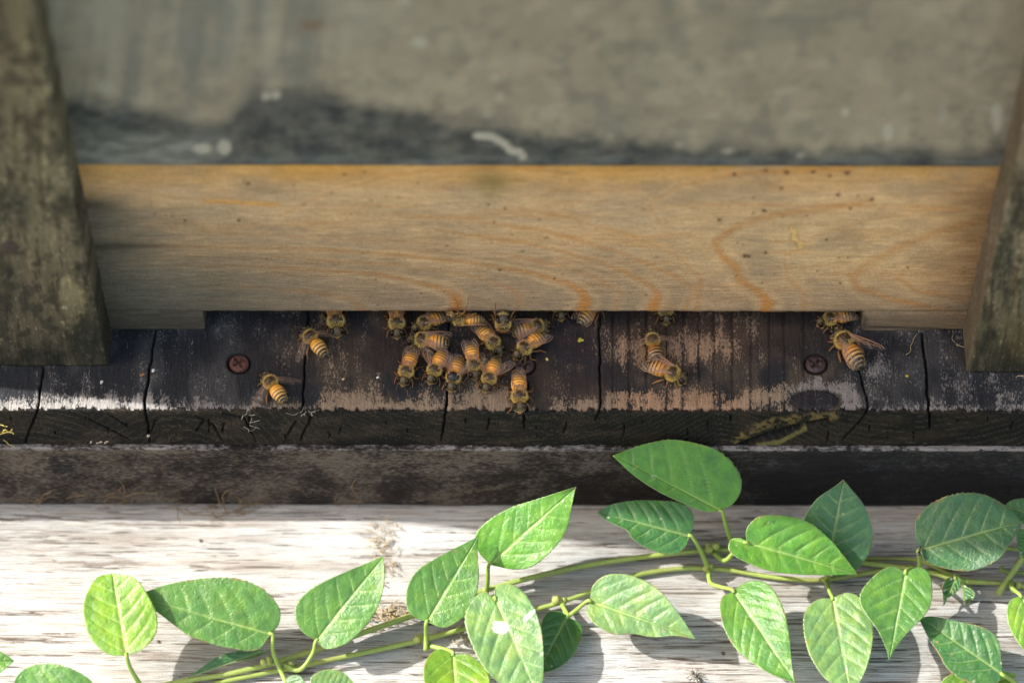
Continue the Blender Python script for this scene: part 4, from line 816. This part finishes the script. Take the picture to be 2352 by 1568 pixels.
leaf(vB, (1684, 1356), (1825, 1566), [(1660, 1370), (1655, 1405), (1668, 1455), (1700, 1500), (1765, 1545)], [(1700, 1341), (1732, 1332), (1768, 1347), (1798, 1395), (1812, 1450), (1818, 1515)], 12, 12, 'mid', .12, 'long leaf hanging down with a thin point', [(1655, 1347, 8), (1632, 1338, 5), (1627, 1308, 3)], nv_=6)
leaf(vB, (1912, 1373), (1952, 1590), [(1878, 1376), (1850, 1402), (1845, 1445), (1858, 1505), (1895, 1558)], [(1945, 1363), (1976, 1376), (2000, 1420), (2005, 1472), (1992, 1530), (1972, 1570)], 12, 10, 'pale', .10, 'leaf hanging straight down, half of it in shade', [(1903, 1352, 7), (1898, 1332, 3)], quilt=.35)
leaf(vA, (2080, 1314), (2043, 1512), [(2112, 1302), (2136, 1322), (2140, 1372), (2125, 1412), (2082, 1455), (2055, 1490)], [(2045, 1302), (2008, 1322), (1978, 1358), (1974, 1385), (1990, 1415), (2015, 1448), (2034, 1485)], 18, 14, 'mid', .10, 'leaf with a puckered shiny corner and a drawn out point', [(2095, 1306, 12), (2112, 1308, 4)], quilt=.35)
leaf(vA, (2114, 1262), (2348, 1198), [(2103, 1225), (2106, 1188), (2145, 1152), (2205, 1133), (2262, 1136), (2312, 1162)], [(2128, 1288), (2175, 1306), (2235, 1310), (2292, 1286), (2325, 1240)], 16, 22, 'blue', .07, 'wide flat leaf at the right, painted a shaded blue green', [(2113, 1285, 9), (2113, 1308, 3)])
leaf(vB, (2303, 1548), (2110, 1416), [(2285, 1568), (2225, 1567), (2180, 1540), (2155, 1500), (2130, 1460)], [(2300, 1515), (2292, 1468), (2256, 1440), (2200, 1426), (2145, 1414)], 9, 12, 'deep', .10, 'dark leaf at the lower right pointing up left', [(2325, 1562, 5), (2352, 1585, 3)], quilt=.35)
leaf(vB, (2345, 1368), (2420, 1520), [(2322, 1378), (2312, 1405), (2322, 1450), (2360, 1500)], [(2370, 1370), (2400, 1400), (2420, 1450)], 14, 10, 'yellow', .10, 'bright leaf cut off by the right side of the picture', [(2325, 1350, 8), (2322, 1335, 3)])
leaf(vB, (2200, 1600), (2335, 1548), [(2160, 1580), (2175, 1552), (2230, 1540), (2300, 1540)], [(2240, 1620), (2300, 1600)], 4, 5, 'yellow', .12)
leaf(vA, (220, 1610), (30, 1580), [(170, 1640), (80, 1620)], [(215, 1570), (180, 1542), (125, 1524), (75, 1528), (42, 1548)], 12, 12, 'mid', .10, 'leaf cut off by the lower left edge of the picture')
leaf(vA, (-60, 1520), (31, 1517), [(-40, 1490), (-5, 1494), (18, 1505)], [(-40, 1560), (0, 1545), (18, 1530)], 10, 10, 'mid', .10)
leaf(vA, (612, 1492), (427, 1556), [(560, 1492), (500, 1508), (455, 1538)], [(590, 1508), (530, 1522), (475, 1540)], 6, 3, 'blue', .25, 'thin leaf seen edge on beneath the broad one')
leaf(vB, (655, 1580), (700, 1620), [(660, 1556), (690, 1552), (705, 1580)], [(640, 1600), (670, 1625)], 8, 8, 'deep', .1)
leaf(vB, (740, 1600), (830, 1590), [(712, 1560), (745, 1538), (790, 1545)], [(760, 1625), (810, 1615)], 9, 8, 'pale', .1)
leaf(vA, (2195, 1326), (2168, 1389), [(2204, 1335), (2203, 1352), (2185, 1368), (2172, 1375)], [(2176, 1328), (2164, 1345), (2164, 1365)], 5, 4, 'deep', .3, 'small young crinkled leaf', [(2205, 1332, 4), (2215, 1336, 3)], quilt=.6)
leaf(vA, (2212, 1338), (2215, 1387), [(2224, 1345), (2238, 1366), (2232, 1380)], [(2210, 1350), (2216, 1365), (2228, 1376)], 5, 4, 'deep', .4, 'small young rolled leaf', None, quilt=.6)
leaf(vA, (2400, 1190), (2306, 1162), [(2380, 1215), (2345, 1200), (2318, 1180)], [(2400, 1150), (2360, 1144), (2325, 1148)], 10, 12, 'deep', .1)
leaf(vA, (2380, 1230), (2343, 1275), [(2340, 1215), (2336, 1245)], [(2390, 1270), (2360, 1285)], 12, 12, 'mid', .1)

def stem(vine, pts, r=.78, col=(.27, .34, .08), name='stem'):
    P = [onz(a, b, BENCH+h) for a, b, h in pts]; n = len(P)*9; q = cat(P, n)
    rad = r*(1+.10*np.sin(np.linspace(0, 40, n))*0-.12+.30*fbm(np.linspace(0, n/9, n), np.zeros(n), 3))
    mb = MB(); c0 = np.array(col); c = c0[None, :]*(.7+.6*fbm(np.linspace(0, n/14, n), np.zeros(n), 6))[:, None]; c = mixc(c, (.20, .13, .06), sst(.52, .7, fbm(np.linspace(0, n/22, n), np.zeros(n), 12))*.6); c = np.repeat(c, 8, 0)
    mb.tube(q, rad, 8, 0, c); return mb.build(name, M_stem, vine)
stem(vA, [(340, 1580, 2), (430, 1562, 2), (520, 1548, 2.5), (610, 1526, 3), (740, 1487, 3), (840, 1450, 2.5), (950, 1412, 3), (1125, 1352, 2.5), (1300, 1307, 3), (1450, 1282, 3), (1650, 1262, 3), (1820, 1272, 3), (1985, 1291, 3), (2135, 1313, 3), (2201, 1332, 3), (2290, 1338, 3), (2400, 1350, 3)], .76)
stem(vA, [(1670, 1262, 2), (1850, 1278, 1.6), (2060, 1283, 1.5), (2118, 1289, 2), (2185, 1320, 2), (2240, 1334, 2), (2400, 1344, 2)], .5)
stem(vB, [(440, 1590, 1.5), (500, 1568, 1.5), (610, 1545, 1.5), (670, 1533, 1.5), (784, 1509, 1.5), (960, 1471, 2), (1067, 1443, 2), (1160, 1420, 2), (1241, 1396, 2), (1290, 1382, 2.5), (1357, 1358, 2), (1451, 1323, 1.5), (1568, 1305, 1.5), (1668, 1308, 1.5), (1768, 1324, 1.5), (1860, 1332, 1.5), (1901, 1329, 1.5), (2011, 1312, 1.5), (2100, 1300, 1.2)], .68)
stem(vB, [(2291, 1364, 2), (2320, 1322, 5), (2352, 1274, 9), (2375, 1240, 12)], .85)
stem(vB, [(2290, 1258, 2), (2330, 1260, 2), (2400, 1266, 2)], .6); stem(vB, [(2300, 1300, 1.5), (2310, 1312, 1.5), (2400, 1318, 1.5)], .5)
def knob(vine, px, py, h, r, sub=3):
    mb = MB(); p = onz(px, py, BENCH+h); rr = random.Random(px)
    for k in range(sub): mb.ell(p+np.array([rr.uniform(-.8, .8), rr.uniform(-.6, .6), rr.uniform(-.2, .8)])*r, (r*rr.uniform(.5, .9),)*3, 0, (.30, .33, .09), 8, 6)
    mb.build('stem_node', M_stem, vine)
for a in ((vB, 1288, 1380, 3, 1.5), (vB, 965, 1468, 2.5, 1.5), (vA, 1636, 1258, 4, 1.5), (vB, 1630, 1303, 2.5, 1.3), (vA, 612, 1518, 4, 1.3), (vB, 668, 1528, 3, 1.2), (vB, 2330, 1352, 3, 1.4), (vB, 1898, 1330, 2, 1.1), (vA, 1117, 1356, 2.5, 1.1)): knob(*a)

# ------------------------------------------------------------------ litter
def fibres(name, label, cat_, spots, mat, zf, r=.10, kind=None, group=None, length=(20, 60), seed=1, spread=(30, 14), curl=.5):
    rr = random.Random(seed); mb = MB()
    for (a, b, n) in spots:
        for k in range(n):
            x_, y_ = a+rr.gauss(0, spread[0]), b+rr.gauss(0, spread[1]); th = rr.uniform(0, 6.28); L = rr.uniform(*length); pts = []
            for i in range(6):
                pts.append(zf(x_, y_, rr)); x_ += math.cos(th)*L/5; y_ += math.sin(th)*L/5*.6; th += rr.gauss(0, curl)
            mb.tube(cat(pts, 12), r*rr.uniform(.6, 1.3), 4)
    return tag(mb.build(name, mat), label, cat_, group, kind)
bz = lambda x_, y_, rr: onz(x_, y_, BENCH+.25+abs(rr.gauss(0, .6)))
fibres('dry_fibre_litter', 'tangle of pale dry root fibres on the sunlit bench', 'fibres', [(875, 1215, 24), (880, 1255, 30), (890, 1290, 26), (870, 1330, 8)], M_fibre, bz, .09, 'stuff', seed=3, spread=(16, 13), length=(15, 40), curl=.8)
fibres('straw_litter', 'dry straw tuft under the vine stem', 'straw', [(905, 1405, 34), (870, 1420, 22), (1050, 1470, 12)], M_fibre, bz, .13, 'stuff', seed=5, spread=(28, 10))
def fz(x_, y_, rr):
    p = ony(x_, y_, BEAM_Y-.5-abs(rr.gauss(0, .4))); 
    return p if p[2] > BENCH+.4 else onz(x_, y_, BENCH+.4)
fibres('root_threads', 'thin brown root threads along the foot of the dark beam', 'root threads', [(60, 1145, 4), (270, 1140, 8), (420, 1165, 5), (500, 1168, 14), (540, 1172, 10), (800, 1150, 5), (150, 1140, 2)], simple('brown_thread', (.22, .14, .07), .8, .2), fz, .10, 'stuff', seed=9, spread=(22, 6), length=(25, 80), curl=.45)
ez = lambda x_, y_, rr: ony(x_, y_, -.4-abs(rr.gauss(0, .2)))
fibres('plant_fluff', 'white wisp of fluff stuck to the plank end below the left fanning bee', 'fluff', [(562, 955, 3), (570, 972, 4), (574, 988, 3)], M_white, ez, .06, seed=2, spread=(4, 3), length=(14, 30), curl=.25)
fibres('plant_fluff', 'white threads at the crack in the plank edge near the left third', 'fluff', [(700, 948, 7)], M_white, ez, .06, seed=4, spread=(14, 3), length=(12, 34), curl=.5)
fibres('dry_tendril', 'curly yellow dry tendril at the far left end of the plank', 'tendril', [(6, 985, 6)], simple('yellow_tendril', (.55, .42, .12), .7, .3), lambda a, b, rr: ony(a, b, -.6-abs(rr.gauss(0, .3))), .2, seed=8, spread=(6, 10), length=(20, 45), curl=.6)
for k, (a, b, lab) in enumerate(((2105, 766, 'pale thread lying in the joint below the right foot of the entrance board'), (2200, 790, 'bent straw bit beside the right batten'), (2335, 863, 'thread hanging below the right batten'))):
    fibres('thread', lab, 'thread', [(a, b, 2)], M_fibre, lambda x_, y_, rr: onz(x_, y_, .5), .08, seed=20+k, spread=(4, 2), length=(40, 90), curl=.35)

def crumb(px, py, surf, r, col, label, name='crumb', cat_='crumb', group='crumbs stuck to the plank', seed=0):
    rr = random.Random(seed+px); mb = MB(); p = surf(px, py)
    for k in range(3): mb.ell(np.array(p)+np.array([rr.uniform(-1, 1), rr.uniform(-1, 1), rr.uniform(-.2, .6)])*r*.6, (r*rr.uniform(.5, 1), r*rr.uniform(.5, 1), r*rr.uniform(.4, .7)), 0, col, 8, 6)
    tag(mb.build(name, M_vc2), label, cat_, group)
M_vc2 = vcol_mat('crumb', .7, .3, .6)
tp = lambda a, b: onz(a, b, .15); fr_ = lambda a, b: ony(a, b, -.1)
crumb(327, 861, tp, .45, (.40, .16, .03), 'small orange crumb left of the long crack')
crumb(351, 851, tp, .5, (.5, .5, .48), 'white crumb right beside the left crack')
crumb(235, 878, tp, .5, (.5, .5, .48), 'white crumb above the sunlit strip')
crumb(789, 871, tp, .5, (.50, .36, .18), 'tan crumb left of the lower row of bees'); crumb(867, 867, tp, .42, (.7, .7, .66), 'white crumb just left of the first bee of the lower row')
crumb(1333, 782, tp, .7, (.45, .38, .05), 'yellow pollen crumb right of the cluster'); crumb(1257, 825, tp, .4, (.55, .42, .12), 'yellow crumb right of the dark screw'); crumb(2084, 864, tp, .5, (.50, .38, .04), 'yellow crumb in the dark part right of the knot')
for k, a in enumerate((210, 224, 232, 240, 246)): crumb(a, 1014+(k % 2)*2, fr_, .38, (.42, .34, .26), 'tan egg shaped crumb in the row at the lower left plank edge', group='row of tan crumbs at the plank foot')
crumb(342, 1001, fr_, .45, (.45, .36, .28), 'single tan crumb above the row of crumbs')

# ant and little dead bug
def insect(name, px, py, z, s, label, cat_, ang, col):
    p = onz(px, py, z); mb = MB(); ca, sa = math.cos(ang), math.sin(ang); Mr = np.array([[ca, -sa, 0], [sa, ca, 0], [0, 0, 1]]); tf = lambda q: Mr @ (np.array(q)*s)+p
    for c_, r_ in (((-1.3, 0, .1), (.85, .5, .5)), ((0, 0, .1), (.55, .3, .32)), ((.95, 0, .15), (.45, .4, .35)), ((-.55, 0, .1), (.25, .2, .2))): mb.ell(tf(c_), tuple(x_*s for x_ in r_), 0, col, 10, 8, Mr)
    for sd_ in (-1, 1):
        for a, b in ((.3, 1.0), (0, .1), (-.2, -1.1)): mb.tube([tf((a, sd_*.2, 0)), tf(((a+b)/2, sd_*.9, .5)), tf((b, sd_*1.5, -.5))], .07*s, 5, 0, col)
        mb.tube([tf((1.2, sd_*.15, .2)), tf((1.7, sd_*.5, .5)), tf((2.2, sd_*.7, .1))], .05*s, 5, 0, col)
    tag(mb.build(name, [vcol_mat(name+'_shell', .3, .5)]), label, cat_)
insect('ant', 2112, 1263, BENCH+17.2, .85, 'small black ant at the base of the wide blue green leaf', 'ant', 1.3, (.012, .01, .01))
insect('beetle', 1598, 1553, BENCH+1.2, 1.35, 'small dark beetle on the bench near the bottom edge', 'beetle', 2.2, (.05, .045, .03))
print('objects', len(bpy.data.objects))
